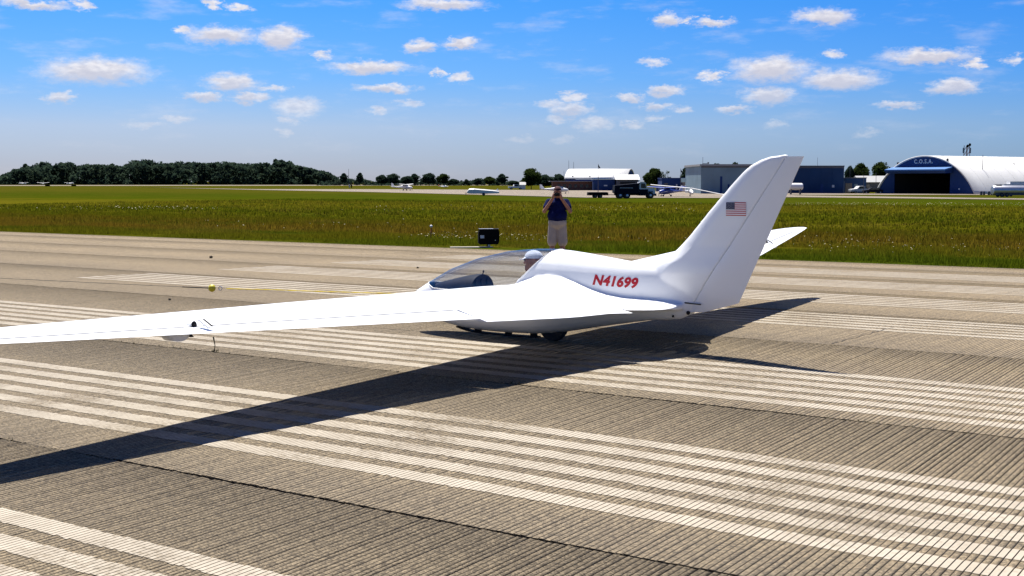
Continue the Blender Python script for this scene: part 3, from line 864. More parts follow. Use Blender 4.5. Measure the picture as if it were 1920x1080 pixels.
bound = [[v.co.copy() for v in e.verts] for e in {e for f in can for e in f.edges} if sum(1 for f in e.link_faces if f in canset) == 1]
bmesh.ops.delete(bm, geom=can, context='FACES')
bm.to_mesh(body.data); bm.free()
body.data.polygons.foreach_set('use_smooth', [True] * len(body.data.polygons))
canopy = mesh('canopy', cV, cF, M['glass'], glider, smooth=True)
tag(canopy, 'clear bubble canopy')
M['liner'] = P('cockpit_liner', (0.10, 0.10, 0.105), 0.8, var=0.15)
mesh('cockpit_liner', tV, tF, M['liner'], glider, smooth=True)
fm = MB()
for a, b in bound:
    fm.tube([a, b], .0065, 5)
mesh('canopy_frame', fm.V, fm.F, M['gel2'], canopy)

# instrument coaming and panel
rings = []
for x, zt, hw in [(1.60, .575, .05), (1.5, .60, .13), (1.35, .635, .18), (1.15, .68, .22), (1.0, .705, .235), (.955, .70, .235)]:
    rings.append([Vector((x, hw * math.cos(t), SILL - .04 + (zt - SILL + .04) * math.sin(t) ** .8 if 0 < t < math.pi else SILL - .04)) for t in [math.pi * j / 12 for j in range(13)]] + [Vector((x, -hw * .5, SILL - .06)), Vector((x, hw * .5, SILL - .06))])
MB().loft(rings).build('instrument_coaming', M['panel'], glider, True, 50)
pm = MB()
for i, (y, z, r) in enumerate([(-.11, .61, .04), (0, .62, .04), (.11, .61, .04), (-.06, .545, .028), (.06, .545, .028)]):
    pm.lathe([(r, .955 - .004), (r, .955 - .012), (r * .8, .955 - .013)], 12, 'X', (0, y, z))
pm.build('instrument_dials', M['panel'], glider)
MB().tube([(.93, .03, .70), (.915, .03, .735)], .006, 6).ball((.915, .03, .74), .012, 8, 6).build('compass', M['dark'], glider)
MB().prism([(.40, -.25, .42), (.40, .25, .42), (.02, .17, .96), (.02, -.17, .96)], (-.03, 0, -.02)).build('seat_back', M['liner'], glider)

# wings, elevons, ailerons
HU = 0.78
M['gapshade'] = P('gap_shade_grey', (0.16, 0.16, 0.165), 0.6, var=0.25, vscale=2)  # grey that paints the shade in the control surface gaps
wings = []
for sg in (1, -1):
    ss = [(.10, 1), (.25, 1), (.4, 1), (.55, 1), (.7, 1), (.78, 1), (.78001, HU), (1.2, HU), (1.8, HU), (2.4, HU), (3.06, HU), (3.4, HU), (4.0, HU), (4.8, HU), (5.6, HU), (6.2, HU), (6.6, HU), (6.9, HU), (7.1, HU), (7.10001, 1), (7.25, 1), (7.4, 1), (7.52, 1), (7.6, 1), (7.64, 1), (7.66, 1)]
    wg = MB().loft([w_ring(s, sg, 0, u) for s, u in ss]).build('wing', M['gel'], glider, True, 35)
    wings.append(wg)
    def surf(name, s0, s1, n, defl, ext=0.0):
        rings = []
        for i in range(n + 1):
            s = s0 + (s1 - s0) * i / n
            rg = w_ring(s, sg, HU + .013, 1.0)
            h = (w_pt(s, HU, True, sg) + w_pt(s, HU, False, sg)) / 2
            R = Matrix.Rotation(math.radians(defl), 3, 'Y')
            rings.append([R @ (p - h) * (1 + ext) + h for p in rg])
        return MB().loft(rings).build(name, M['gel'], wg, True, 35)
    surf('elevator', .80, 2.70, 8, -2.4, 0.24)
    surf('aileron', 2.72, 7.08, 12, 0.6)
    # grey strips painting in the shade of the open gaps along the hinge lines
    for nm, sa, sb in (('elevator', .82, 2.68), ('aileron', 2.74, 7.06)):
        V = []; F = []
        for i in range(25):
            s = sa + (sb - sa) * i / 24
            c = w_le(s) - w_te(s)
            for du in (-.0055 / c, .0055 / c):
                p = w_pt(s, HU + .004 + du, True, sg); V.append(p + Vector((0, 0, .0035)))
            if i: F.append((2 * i - 2, 2 * i - 1, 2 * i + 1, 2 * i))
        mesh('hinge_gap_shade', V, F, M['gapshade'], wg)
    # aileron drive fairing, above and below the skin
    s0 = 5.42
    top = w_pt(s0, .62, True, sg); te = w_pt(s0, HU, True, sg)
    fr = MB()
    rings = []
    for i in range(8):
        t = i / 7
        p = top.lerp(te, t)
        r = .004 + .040 * t ** .8
        rings.append([p + Vector((0, r * .8 * math.cos(q), r * math.sin(q) - .004)) for q in [2 * math.pi * j / 10 for j in range(10)]])
    fr.loft(rings).build('drive_fairing', M['gel'], wg, True)
    MB().ball(te + Vector((-.004, 0, .012)), .030, 10, 6, (.25, .8, 1)).build('fairing_mouth', M['dark'], wg, True)
    MB().prism([te + Vector((-.02, sg * -.02, .045)), te + Vector((-.035, sg * -.02, .05)), te + Vector((-.12, sg * -.03, .0)), te + Vector((-.11, sg * -.03, -.012))], (0, sg * -.03, 0)).build('horn_plate', M['gel'], wg)
    MB().prism([te + Vector((-.03, sg * -.055, .052)), te + Vector((-.044, sg * -.055, .05)), te + Vector((-.125, sg * -.065, .0)), te + Vector((-.112, sg * -.065, .0))], (0, sg * -.012, 0)).build('horn_slot', M['dark'], wg)
    lo = w_pt(s0 + .18, .86, False, sg)
    rings = []
    for k in range(9):
        y = -.10 + .20 * k / 8
        d = .048 * math.sqrt(max(0, 1 - (y / .102) ** 2)) + .002
        rings.append([lo + Vector((x * (.3 + .7 * d / .05), y * sg, -d if j else .004)) for j, x in ((0, .16), (1, .08), (1, -.03), (0, -.05))])
    MB().loft(rings).build('lower_fairing', M['gel2'], wg, True, 60)
    MB().prism([lo + Vector((-.02, sg * -.075, .0)), lo + Vector((-.04, sg * -.09, -.03)), lo + Vector((.05, sg * -.09, -.03)), lo + Vector((.05, sg * -.075, 0))], (0, sg * -.025, 0)).build('lower_slot', M['dark'], wg)

# rudder
rings = []
for i in range(15):
    z = .425 + (2.0 - .425) * i / 14
    h0 = hinge(z) - .0015
    te = rud_te(z)
    t0 = fin_thick(z, 1.0) * .97
    if z < .56:
        te = min(h0 - .03, -1.69 + (z - .395) * (-2.18 + 1.69) / (.52 - .395)) if z < .52 else te
        te = max(te, rud_te(.52)) if z < .52 else te
    us = [0, .03, .3, .6, .85, 1.0]
    th = lambda u: t0 * (1 - u) ** .85 * (.97 if u == 0 else 1) + .003
    rings.append([Vector((h0 + (te - h0) * u, th(u), z)) for u in us] + [Vector((h0 + (te - h0) * u, -th(u), z)) for u in us[::-1]])
rudder = MB().loft(rings).build('rudder', M['gel'], glider, True, 35)
hm = MB()
hm.tube([(-1.62, .065, .52), (-1.70, .072, .515), (-1.80, .06, .51)], [.009, .006, .007], 6)
hm.build('rudder_horn', M['dark'], glider)
MB().ball((-1.655, .05, .415), .022, 8, 6).build('rudder_pivot', M['dark'], glider, True)
MB().ball((-1.50, .085, .375), .013, 8, 6).build('tie_down_bolt', M['dark'], glider)

# wheel, skid
wh = MB().lathe([(.07, -.055), (.135, -.058), (.165, -.045), (.172, 0), (.165, .045), (.135, .058), (.07, .055)], 24, 'Y', (0, 0, .172)).build('wheel', M['rubber'], glider, True)
MB().lathe([(.075, -.060), (.07, -.05), (.03, -.045), (.02, -.066), (.004, -.068)], 16, 'Y', (0, 0, .172)).lathe([(.004, .068), (.02, .066), (.03, .045), (.07, .05), (.075, .060)], 16, 'Y', (0, 0, .172)).build('rim', M['metal'], wh, True)
sk = MB()
rings = []
for x, z in [(1.30, .075), (1.15, .040), (.95, .024), (.6, .020), (.3, .022), (.2, .026)]:
    rings.append([Vector((x, -.05, z)), Vector((x, .05, z)), Vector((x, .05, z + .014)), Vector((x, -.05, z + .014))])
sk.loft(rings).build('skid', M['dark'], glider)
for x in (1.02, .60, .26):
    MB().box(x - .03, x + .03, -.03, .03, .034, .10).build('skid_block', M['dark'], glider)

# lettering and flag, laid onto the skin
def bvh_of(o):
    bm = bmesh.new(); bm.from_mesh(o.data)
    t = BVHTree.FromBMesh(bm); bm.free()
    return t
def text_mesh(txt, size, shear=0.0, bold=0.0, spacing=1.0, depth=0):
    cu = bpy.data.curves.new('t', 'FONT'); cu.body = txt; cu.size = size; cu.shear = shear
    cu.offset = bold; cu.space_character = spacing; cu.resolution_u = 6
    cu.extrude = depth
    o = bpy.data.objects.new('t', cu); COL.objects.link(o)
    dg = bpy.context.evaluated_depsgraph_get(); dg.update()
    me = bpy.data.meshes.new_from_object(o.evaluated_get(dg))
    V = [v.co.copy() for v in me.vertices]; F = [tuple(p.vertices) for p in me.polygons]
    bpy.data.objects.remove(o); bpy.data.curves.remove(cu); bpy.data.meshes.remove(me)
    return V, F
tree = bvh_of(body)
V, F = text_mesh('N41699', .142, shear=.2, bold=.006, spacing=1.05)
w_txt = max(v.x for v in V)
V2 = []
for v in V:
    x = -.64 - v.x * (.50 / w_txt); z = .682 - .025 * v.x / w_txt + v.y
    hit = tree.ray_cast(Vector((x, 1.5, z)), Vector((0, -1, 0)))
    y = hit[0].y if hit[0] is not None else .2
    V2.append((x, y + .004, z))
letters = mesh('registration_letters', V2, F, M['red'], body)
tag(letters, 'red registration N41699')

ft = bvh_of(body)
def on_fin(x, z, off):
    h = ft.ray_cast(Vector((x, 1.5, z)), Vector((0, -1, 0)))
    return Vector((x, (h[0].y if h[0] is not None else .05) + off, z))
fx0, fx1, fz0, fz1 = -2.065, -2.275, 1.418, 1.552
def patch(name, u0, u1, v0, v1, mat, off, nx=10, nz=2):
    V = [on_fin(fx0 + (fx1 - fx0) * (u0 + (u1 - u0) * i / nx), fz0 + (fz1 - fz0) * (v0 + (v1 - v0) * j / nz), off) for j in range(nz + 1) for i in range(nx + 1)]
    F = [(j * (nx + 1) + i, (j + 1) * (nx + 1) + i, (j + 1) * (nx + 1) + i + 1, j * (nx + 1) + i + 1) for j in range(nz) for i in range(nx)]
    return V, F
sv = {'red': ([], []), 'flagwhite': ([], [])}
for i in range(13):
    V, F = patch('s', 0, 1, 1 - (i + 1) / 13, 1 - i / 13, None, .004)
    tv, tf = sv['red' if i % 2 == 0 else 'flagwhite']
    k = len(tv); tv += V; tf += [tuple(q + k for q in f) for f in F]
mesh('red_stripes', *sv['red'], M['red'], body); mesh('white_stripes', *sv['flagwhite'], M['flagwhite'], body)
V, F = patch('c', 0, .44, 1 - 7 / 13, 1, None, .006, 6, 6)
mesh('blue_canton', V, F, M['flagblue'], body)
V = []; F = []
for r in range(9):
    for cidx in range(6 if r % 2 == 0 else 5):
        u = .44 * ((cidx + .5 + (.5 if r % 2 else 0)) / 6); v = 1 - (7 / 13) * (r + .5) / 9
        cx = fx0 + (fx1 - fx0) * u; cz = fz0 + (fz1 - fz0) * v
        k = len(V)
        for j in range(10):
            t = math.pi / 2 + j * math.pi / 5; rad = .0026 if j % 2 == 0 else .0011
            V.append(on_fin(cx + rad * math.cos(t), cz + rad * math.sin(t), .0075))
        F.append(tuple(range(k, k + 10)))
mesh('white_stars', V, F, M['flagwhite'], body)

# tow rope, float ball and ring, straight ahead of the nose
rope_pts = [AQ(9.13, 11.72, .575), AQ(9.6, 11.70, .562), AQ(10.5, 11.72, .535), AQ(11.6, 11.74, .508), AQ(12.35, 11.72, .487)]
rope = empty('tow_rope', AQ(12.62, 11.72, .48), (0, 0, 0), 'yellow tow rope with a float ball stretched ahead of the glider nose', 'rope')
def loc(pts): return [p - AQ(12.62, 11.72, .48) for p in pts]
rm = MB()
fine = []
for i in range(len(rope_pts) - 1):
    for k in range(14):
        fine.append(rope_pts[i].lerp(rope_pts[i + 1], k / 14))
fine.append(rope_pts[-1])
rm.tube(loc(fine), [.006 + .002 * math.sin(i * 2.1) for i in range(len(fine))], 6).build('line', M['yellow'], rope, True)
MB().tube(loc([AQ(12.68, 11.72, .48), AQ(13.2, 11.72, .470)]), .008, 6).tube(loc([AQ(13.2, 11.72, .470), AQ(18, 11.75, .40), AQ(30, 11.8, .30), AQ(45, 11.8, .55)]), .003, 5).build('leader_cable', M['dark'], rope)
MB().ball((0, 0, 0), .050, 14, 10).build('float_ball', M['yelball'], rope, True)
ring = MB()
cpt = AQ(12.46, 11.72, .485) - AQ(12.62, 11.72, .48)
ring.tube([cpt + NA * (.032 * math.cos(t)) + Vector((0, 0, .026 * math.sin(t))) for t in [2 * math.pi * j / 12 for j in range(13)]], .006, 6).build('ring', M['metal'], rope)

# ------------------------------------------------------------------ the pilot
def person_from(name, caps, mat, parent, voxel, it=5):
    m = MB()
    for c in caps:
        if c[0] == 'b': m.ball(c[1], c[2], 16, 10, c[3])
        else: m.capsule(c[0], c[1], c[2], c[3])
    o = m.build(name, mat, parent)
    return fuse(o, voxel, it)
pilot = empty('person', G_LOC, G_ROT, 'pilot in a white cap seated under the clear canopy of the glider', 'person')
HX, HZ = .262, .884        # head centre
bodyc = [((.70, 0, .22), .13, (.42, 0, .42), .14), ((.42, 0, .42), .14, (.30, 0, .60), .13),
         ((.30, -.15, .63), .065, (.30, .15, .63), .065), ((.27, 0, .66), .058, (.235, 0, .76), .054),
         ((.30, .19, .62), .05, (.48, .23, .40), .042), ((.48, .23, .40), .042, (.70, .15, .38), .033),
         ((.30, -.19, .62), .05, (.48, -.23, .40), .042), ((.48, -.23, .40), .042, (.70, -.13, .38), .033),
         ((.70, .10, .20), .085, (1.12, .12, .34), .062), ((1.12, .12, .34), .06, (1.50, .10, .22), .04),
         ((.70, -.10, .20), .085, (1.12, -.12, .34), .062), ((1.12, -.12, .34), .06, (1.50, -.10, .22), .04),
         ((1.50, .10, .22), .035, (1.55, .10, .33), .028), ((1.50, -.10, .22), .035, (1.55, -.10, .33), .028),
         ('b', (HX, 0, HZ), .095, (1.0, .80, 1.15)), ((HX + .045, 0, HZ - .075), .055, (HX + .06, 0, HZ - .09), .045),
         ((HX + .085, 0, HZ + .005), .014, (HX + .112, 0, HZ - .028), .017),
         ((HX + .085, -.02, HZ - .062), .014, (HX + .085, .02, HZ - .062), .014),
         ((HX - .005, .078, HZ + .01), .016, (HX - .01, .083, HZ - .025), .013), ((HX - .005, -.078, HZ + .01), .016, (HX - .01, -.083, HZ - .025), .013)]
for sgn in (1, -1):
    wx, wy, wz = .70, sgn * .14, .38
    bodyc.append(((wx, wy, wz), .030, (wx + .07, wy, wz), .036))
    for k in range(4):
        yy = wy + (k - 1.5) * .021
        bodyc.append(((wx + .08, yy, wz + .005), .0095, (wx + .125, yy, wz - .01), .009))
        bodyc.append(((wx + .125, yy, wz - .01), .009, (wx + .13, yy, wz - .045), .008))
    bodyc.append(((wx + .03, wy - sgn * .035, wz), .011, (wx + .085, wy - sgn * .05, wz - .02), .009))
pb = person_from('body', bodyc, M['skin'], pilot, .007, 3)
person_from('shirt', [((.72, 0, .20), .145, (.42, 0, .42), .155), ((.42, 0, .42), .155, (.30, 0, .61), .142), ((.30, -.16, .63), .075, (.30, .16, .63), .075),
                      ((.30, .19, .62), .062, (.40, .215, .50), .060), ((.30, -.19, .62), .062, (.40, -.215, .50), .060)], M['cap'], pilot, .012)
person_from('trousers', [((.70, .10, .20), .098, (1.12, .12, .34), .076), ((1.12, .12, .34), .074, (1.48, .10, .23), .052), ((.70, -.10, .20), .098, (1.12, -.12, .34), .076), ((1.12, -.12, .34), .074, (1.48, -.10, .23), .052), ((.70, -.08, .2), .12, (.70, .08, .2), .12)], M['khaki'], pilot, .012)
# cap: crown and brim
cm = MB()
rings = []
for i in range(8):
    t = math.pi / 2 * i / 7
    r = .106 * math.cos(t) + .001
    rings.append([Vector((HX - .008 + r * 1.04 * math.cos(q), r * .86 * math.sin(q), HZ + .028 + .088 * math.sin(t))) for q in [2 * math.pi * j / 20 for j in range(20)]])
cm.loft(rings)
bv = []
for k, z in ((0, .002), (1, .010)):
    for j in range(11):
        q = -1.15 + 2.3 * j / 10
        bv.append(Vector((HX + .10 * math.cos(q) - .005, .088 * math.sin(q), HZ + .028 + z)))
    for j in range(11):
        q = 1.15 - 2.3 * j / 10
        bv.append(Vector((HX + .05 + .125 * math.cos(q), .082 * math.sin(q), HZ + .010 + z - .012 * math.cos(q))))
n = 22
cm.add(bv, [tuple(range(n))[::-1], tuple(range(n, 2 * n))] + [(i, (i + 1) % n, n + (i + 1) % n, n + i) for i in range(n)])
cm.build('cap', M['cap'], pilot, True, 50)
gm = MB()
for sgn in (1, -1):
    gm.ball((HX + .088, sgn * .032, HZ + .012), .020, 10, 6, (.35, 1, .8))
    gm.tube([(HX + .088, sgn * .045, HZ + .015), (HX + .01, sgn * .08, HZ + .02)], .003, 5)
gm.build('sunglasses', M['dark'], pilot, True)
# ------------------------------------------------------------------ the photographer on the runway edge
pp = AQ(15.64, 25.47, runway_z(25.47))
man = empty('person', pp, (0, 0, math.radians(-4)), 'person in navy shirt, khaki shorts and dark red cap raising a camera', 'person')
# faces -Y (towards the camera); x is his left / picture right
bc = []
for s in (-1, 1):
    bc += [((s * .13, .0, .09), .048, (s * .125, .01, .30), .062), ((s * .125, .01, .30), .066, (s * .12, .0, .50), .058),
           ((s * .12, 0, .50), .068, (s * .10, .0, .90), .095),
           ((s * .13, .03, .045), .042, (s * .15, -.16, .035), .036),
           ((s * .20, 0, 1.45), .062, (s * .305, -.12, 1.22), .050),
           ((s * .305, -.12, 1.22), .047, (s * .10, -.24, 1.53), .034),
           ((s * .10, -.24, 1.53), .036, (s * .075, -.25, 1.60), .040)]
    for k in range(4):
        zz = 1.575 + k * .022
        bc += [((s * .085, -.25, zz), .0105, (s * .075, -.295, zz), .010), ((s * .075, -.295, zz), .010, (s * .035, -.315, zz), .009)]
    bc += [((s * .08, -.235, 1.57), .012, (s * .05, -.225, 1.545), .010)]
bc += [((0, 0, .92), .15, (0, 0, 1.15), .165), ((-.03, -.02, 1.15), .175, (.03, -.02, 1.15), .175), ((0, 0, 1.15), .165, (0, 0, 1.36), .165), ((-.13, 0, 1.43), .08, (.13, 0, 1.43), .08),
       ((0, .0, 1.47), .062, (0, -.02, 1.57), .058), ('b', (0, -.03, 1.665), .098, (.80, 1.0, 1.18)),
       ((0, -.115, 1.66), .014, (0, -.135, 1.635), .017), ((0, -.09, 1.575), .045, (0, -.095, 1.58), .045),
       ((-.02, -.118, 1.605), .011, (.02, -.118, 1.605), .011),
       ((.080, -.02, 1.67), .016, (.084, -.015, 1.635), .013), ((-.080, -.02, 1.67), .016, (-.084, -.015, 1.635), .013)]
person_from('body', bc, M['skin'], man, .008, 3)
person_from('shirt', [((0, 0, 1.06), .185, (0, -.005, 1.15), .19), ((-.045, -.03, 1.13), .19, (.045, -.03, 1.13), .19), ((0, 0, 1.15), .19, (0, 0, 1.36), .185), ((-.15, 0, 1.425), .095, (.15, 0, 1.425), .095), ((-.06, 0, 1.08), .17, (.06, 0, 1.08), .17),
                      ((.205, 0, 1.44), .082, (.262, -.075, 1.31), .082), ((-.205, 0, 1.44), .082, (-.262, -.075, 1.31), .082), ((0, 0, 1.45), .075, (0, -.01, 1.50), .07)], M['navy'], man, .012)
person_from('shorts', [((.10, 0, .84), .122, (.125, 0, .49), .118), ((-.10, 0, .84), .122, (-.125, 0, .49), .118), ((-.05, 0, .94), .172, (.05, 0, .94), .172)], M['khaki'], man, .012)
for s in (-1, 1):
    person_from('shoe', [((s * .13, .04, .055), .056, (s * .15, -.17, .045), .046), ((s * .13, .02, .08), .058, (s * .135, -.03, .07), .055)], M['cap'], man, .012)
cm = MB()
rings = []
for i in range(8):
    t = math.pi / 2 * i / 7
    r = .112 * math.cos(t) + .001
    rings.append([Vector((r * .86 * math.sin(q), -.025 - r * 1.02 * math.cos(q), 1.705 + .108 * math.sin(t))) for q in [2 * math.pi * j / 18 for j in range(18)]])
cm.loft(rings)
for k in (0,):
    cm.add([Vector((.085 * math.sin(q), -.10 - .0 * math.cos(q), 1.71)) for q in (-1.2, -.6, 0, .6, 1.2)] + [Vector((.09 * math.sin(q), -.12 - .085 * math.cos(q), 1.695)) for q in (1.2, .6, 0, -.6, -1.2)]
           + [Vector((.085 * math.sin(q), -.10, 1.718)) for q in (-1.2, -.6, 0, .6, 1.2)] + [Vector((.09 * math.sin(q), -.12 - .085 * math.cos(q), 1.703)) for q in (1.2, .6, 0, -.6, -1.2)],
           [tuple(range(10))[::-1], tuple(range(10, 20))] + [(i, (i + 1) % 10, 10 + (i + 1) % 10, 10 + i) for i in range(10)])
cm.build('cap', M['maroon'], man, True, 50)
cam_o = empty('camera_body', pp, (0, 0, math.radians(-4)), 'small dark camera held up to the face by the person', 'camera')
MB().box(-.062, .062, -.335, -.275, 1.58, 1.655).box(-.02, .02, -.33, -.29, 1.655, 1.67).build('housing', M['dark'], cam_o)
MB().lathe([(.026, 0), (.028, -.03), (.024, -.05), (.018, -.05), (.016, -.03)], 16, 'Y', (0, -.335, 1.615)).build('lens', M['black'], cam_o, True)

# ------------------------------------------------------------------ things on the grass edge
M['conc'] = P('pale_concrete', (0.26, 0.24, 0.20), 0.9, var=0.15, vscale=6)
M['sticker'] = P('white_sticker', (0.6, 0.6, 0.62), 0.5, var=0.05)
sq = 33.4
sp_ = Vector((-0.72, 38.4, 0)); sp_.z = field_z(sp_.x * WQ.x + sp_.y * WQ.y)
sign = empty('runway_sign', sp_, (0, 0, math.radians(8)), 'back of a black boxy runway sign on a short post', 'sign')
o8 = [(-.32, .16), (-.27, .10), (.27, .10), (.32, .16), (.325, .50), (.285, .585), (-.27, .565), (-.315, .47)]
MB().prism([(x, -.10, z + .02) for x, z in o8], (0, .2, 0)).build('housing', M['black'], sign)
MB().tube([(.02, 0, -.05), (.02, 0, .12)], .035, 8).build('post', M['metal'], sign)
MB().tube([(-.05, -.02, -.05), (-.04, -.02, .12)], .018, 8).build('conduit', M['black'], sign)
MB().box(-.265, -.145, -.104, -.1005, .31, .40).build('data_plate', M['sticker'], sign)
MB().box(.19, .215, -.104, -.1005, .23, .26).build('latch', M['metal'], sign)
MB().box(-.30, .30, -.11, .11, .592, .60, .03).build('lid', M['metal'], sign)
pad = MB().box(-1.15, .15, -.22, .16, -.1, .05).build('concrete_pad', M['conc'])
pad.location = sp_ + Vector((-.02, -.05, 0)); pad.rotation_euler = (0, 0, math.radians(6))
tag(pad, 'narrow pale concrete pad under the black runway sign', 'pad')
st = Vector(((808 - 960) / FPX * 43.5, 43.5, 0)); st.z = field_z(st.x * WQ.x + st.y * WQ.y)
M['orange'] = P('orange_paint', (0.45, 0.10, 0.03), 0.7, var=0.15)
stake = empty('marker_stake', st, (0, 0, 0), 'thin orange marker stake with a pale cap in the grass', 'stake')
MB().tube([(0, 0, 0), (.01, 0, .50)], .022, 8).build('shaft', M['orange'], stake)
MB().ball((.01, 0, .55), .05, 10, 8).build('head', M['sticker'], stake, True)

# weeds in the paving joints
M['weed'] = P('weed_green', (0.10, 0.085, 0.035), 0.8, var=0.3, vscale=30)
def weed(a, q, h, seed, label):
    g = random.Random(seed)
    p = AQ(a, q, runway_z(q) - .01)
    m = MB()
    if h > .1:
        m.tube([(0, 0, 0), (.01, 0, h * .5), (-.008, .01, h)], [.006, .005, .009], 5)
    for i in range(16):
        t = g.uniform(0, 6.28); l = g.uniform(.012, .03); z = g.uniform(.0, .03)
        d = Vector((math.cos(t), math.sin(t), 0)); s = Vector((-d.y, d.x, 0)) * .008
        b = NA * g.uniform(-.06, .06)
        m.add([b - s + Vector((0, 0, z)), b + s + Vector((0, 0, z)), b + d * l * .6 + Vector((0, 0, z + l))], [(0, 1, 2)])
    o = mesh('weed', m.V, m.F, M['weed']); o.location = p
    return tag(o, label, 'weed', 'weeds in the runway joints')
weed(9.86, QC - 3.81, .17, 1, 'tall dry weed stalk in the paving joint below the glider wing')
weed(6.05, QC - 3.81, .10, 2, 'short weed in the joint at the edge of the wing shadow')
g_ = random.Random(21)
V = []; F = []
for jq in (QC - 7.62, QC - 3.81, QC):
    for i in range(420):
        a = g_.uniform(-3, 24) if jq > 9 else g_.uniform(0, 14)
        if math.sin(a * 1.7 + jq) + math.sin(a * .6 + 2) < .1: continue
        q = jq + g_.gauss(0, .008); p = AQ(a, q, runway_z(q) - .012)
        for k in range(3):
            t = g_.uniform(0, 6.28); l = g_.uniform(.012, .035)
            d = Vector((math.cos(t), math.sin(t), 0)); s = Vector((-d.y, d.x, 0)) * .005
            n = len(V); V += [p - s, p + s, p + d * l * .5 + Vector((0, 0, l))]; F.append((n, n + 1, n + 2))
tag(mesh('joint_moss', V, F, M['weed']), 'dry moss and grass sprouting along the paving joints', 'moss', kind='stuff')
for a, q, r, lb in ((23.0, 21.35, .035, 'small dark clod lying on the far lane at left'), (16.6, 21.3, .022, 'tiny dark stone on the runway beyond the glider nose'), (14.4, 12.54, .018, 'tiny dark pebble near the centre joint')):
    m = MB().ball((0, 0, r * .7), r, 8, 6, (1.2, .8, .9))
    for v in m.V: v += Vector((g_.uniform(-1, 1), g_.uniform(-1, 1), g_.uniform(-1, 1))) * r * .2
    o = m.build('stone', M['tar']); o.location = AQ(a, q, runway_z(q)); tag(o, lb, 'stone', 'stones on the runway')

# ------------------------------------------------------------------ buildings
M['blue'] = corrugated('blue_sheet_metal', (0.004, 0.036, 0.15), 0.75, 6.0)
M['blue2'] = corrugated('blue_grey_sheet', (0.004, 0.038, 0.12), 0.8, 6.0)
M['blueawn'] = P('light_blue_panel', (0.035, 0.13, 0.33), 0.5, var=0.08)
M['roofwhite'] = corrugated('white_metal_roof', (0.58, 0.575, 0.56), 0.65, 3.0, 'X', 0.05)
M['palewall'] = corrugated('pale_grey_sheet', (0.165, 0.245, 0.29), 0.6, 5.0)
M['brown'] = P('brown_brick_wall', (0.12, 0.055, 0.04), 0.85, var=0.2, vscale=1.5)
M['tan'] = P('tan_wall', (0.20, 0.17, 0.14), 0.85, var=0.1)
M['greyroof'] = P('grey_roofing', (0.27, 0.27, 0.27), 0.8, var=0.1)
M['interior'] = P('hangar_interior', (0.02, 0.02, 0.022), 0.95, var=0.2)
M['win'] = P('window_glass', (0.02, 0.025, 0.03), 0.1, var=0.1)
M['white'] = P('white_enamel', (0.66, 0.66, 0.66), 0.4, var=0.03)
M['silver'] = P('silver_tank', (0.55, 0.55, 0.58), 0.35, 0.7, var=0.1)
M['grey'] = P('dark_grey', (0.10, 0.10, 0.11), 0.7, var=0.15)
M['navyp'] = P('dark_blue_paint', (0.002, 0.003, 0.012), 0.75, var=0.15, spec=0.2)
M['bluep'] = P('bright_blue_paint', (0.01, 0.035, 0.25), 0.4, var=0.15)

# big arched hangar: the end wall faces the field
HR = Vector((101.5, 275.0, FIELD))                    # right foot of the end wall
ax = Vector((.84, .5426, 0)).normalized()             # building axis, away from the camera
fx = Vector((.5426, -.84, 0)).normalized()            # along the end wall, left to right
HWD, HHT, HLEN = 28.0, 8.7, 62.0
hangar = empty('arched_hangar', HR - fx * HWD / 2, (0, 0, math.atan2(fx.y, fx.x)), 'large blue and white arched hangar lettered C.O.S.A. at right', 'hangar')
# local: x along the end wall (centre 0), y along axis (away), z up
def arch(n, w, h, p=2.0):
    # circular arc segment of half width w and rise h
    R = (w * w + h * h) / (2 * h); a0 = math.asin(w / R) if h < w else math.pi - math.asin(w / R)
    return [(R * math.sin(t), R * math.cos(t) - (R - h)) for t in [-a0 + 2 * a0 * i / n for i in range(n + 1)]]
pr = arch(40, HWD / 2, HHT)
rv = []; rf = []
NYY = 16
for j in range(NYY + 1):
    y = HLEN * j / NYY - .35
    for x, z in pr: rv.append((x, y, z))
for j in range(NYY):
    for i in range(40):
        rf.append((j * 41 + i, j * 41 + i + 1, (j + 1) * 41 + i + 1, (j + 1) * 41 + i))
hr = mesh('roof', rv, rf, M['roofwhite'], hangar, smooth=True)
sol = hr.modifiers.new('s', 'SOLIDIFY'); sol.thickness = .3; sol.offset = -1
evaluated(hr)
for j in range(1, 15):       # standing ribs of the barrel roof
    y = HLEN * j / 15
    R2 = MB(); rg = []
    for x, z in pr:
        nrm_ = Vector((x, 0, z + 7.0)).normalized()
        p_ = Vector((x, y, z))
        rg.append([p_ - nrm_ * .05 + Vector((0, -.07, 0)), p_ + nrm_ * .02 + Vector((0, -.07, 0)), p_ + nrm_ * .02 + Vector((0, .07, 0)), p_ - nrm_ * .05 + Vector((0, .07, 0))])
    R2.loft(rg).build('roof_rib', M['roofwhite'], hangar)
DX0, DX1, DZ = -8.6, 7.0, 5.0
def wall_poly(pts, y, th, name, m):
    return MB().prism([(x, y, z) for x, z in pts], (0, th, 0)).build(name, m, hangar)
def arch_z(x): return float(np.interp(x, [p[0] for p in pr], [p[1] for p in pr]))
wall_poly([(x, z - .3) for x, z in pr if x < DX0 - .01 and z > .35] + [(DX0, arch_z(DX0) - .3), (DX0, 0), (pr[0][0] + .2, 0)], 0, .2, 'end_wall', M['blue'])
wall_poly([(DX1, 0), (DX1, arch_z(DX1) - .3)] + [(x, z - .3) for x, z in pr if x > DX1 + .01 and z > .35] + [(pr[-1][0] - .2, 0)], 0, .2, 'end_wall', M['blue'])
wall_poly([(DX0 + .002, DZ), (DX0 + .002, arch_z(DX0) - .3)] + [(x, z - .3) for x, z in pr if DX0 + .01 < x < DX1 - .01] + [(DX1 - .002, arch_z(DX1) - .3), (DX1 - .002, DZ)], 0, .2, 'gable_wall', M['blue'])
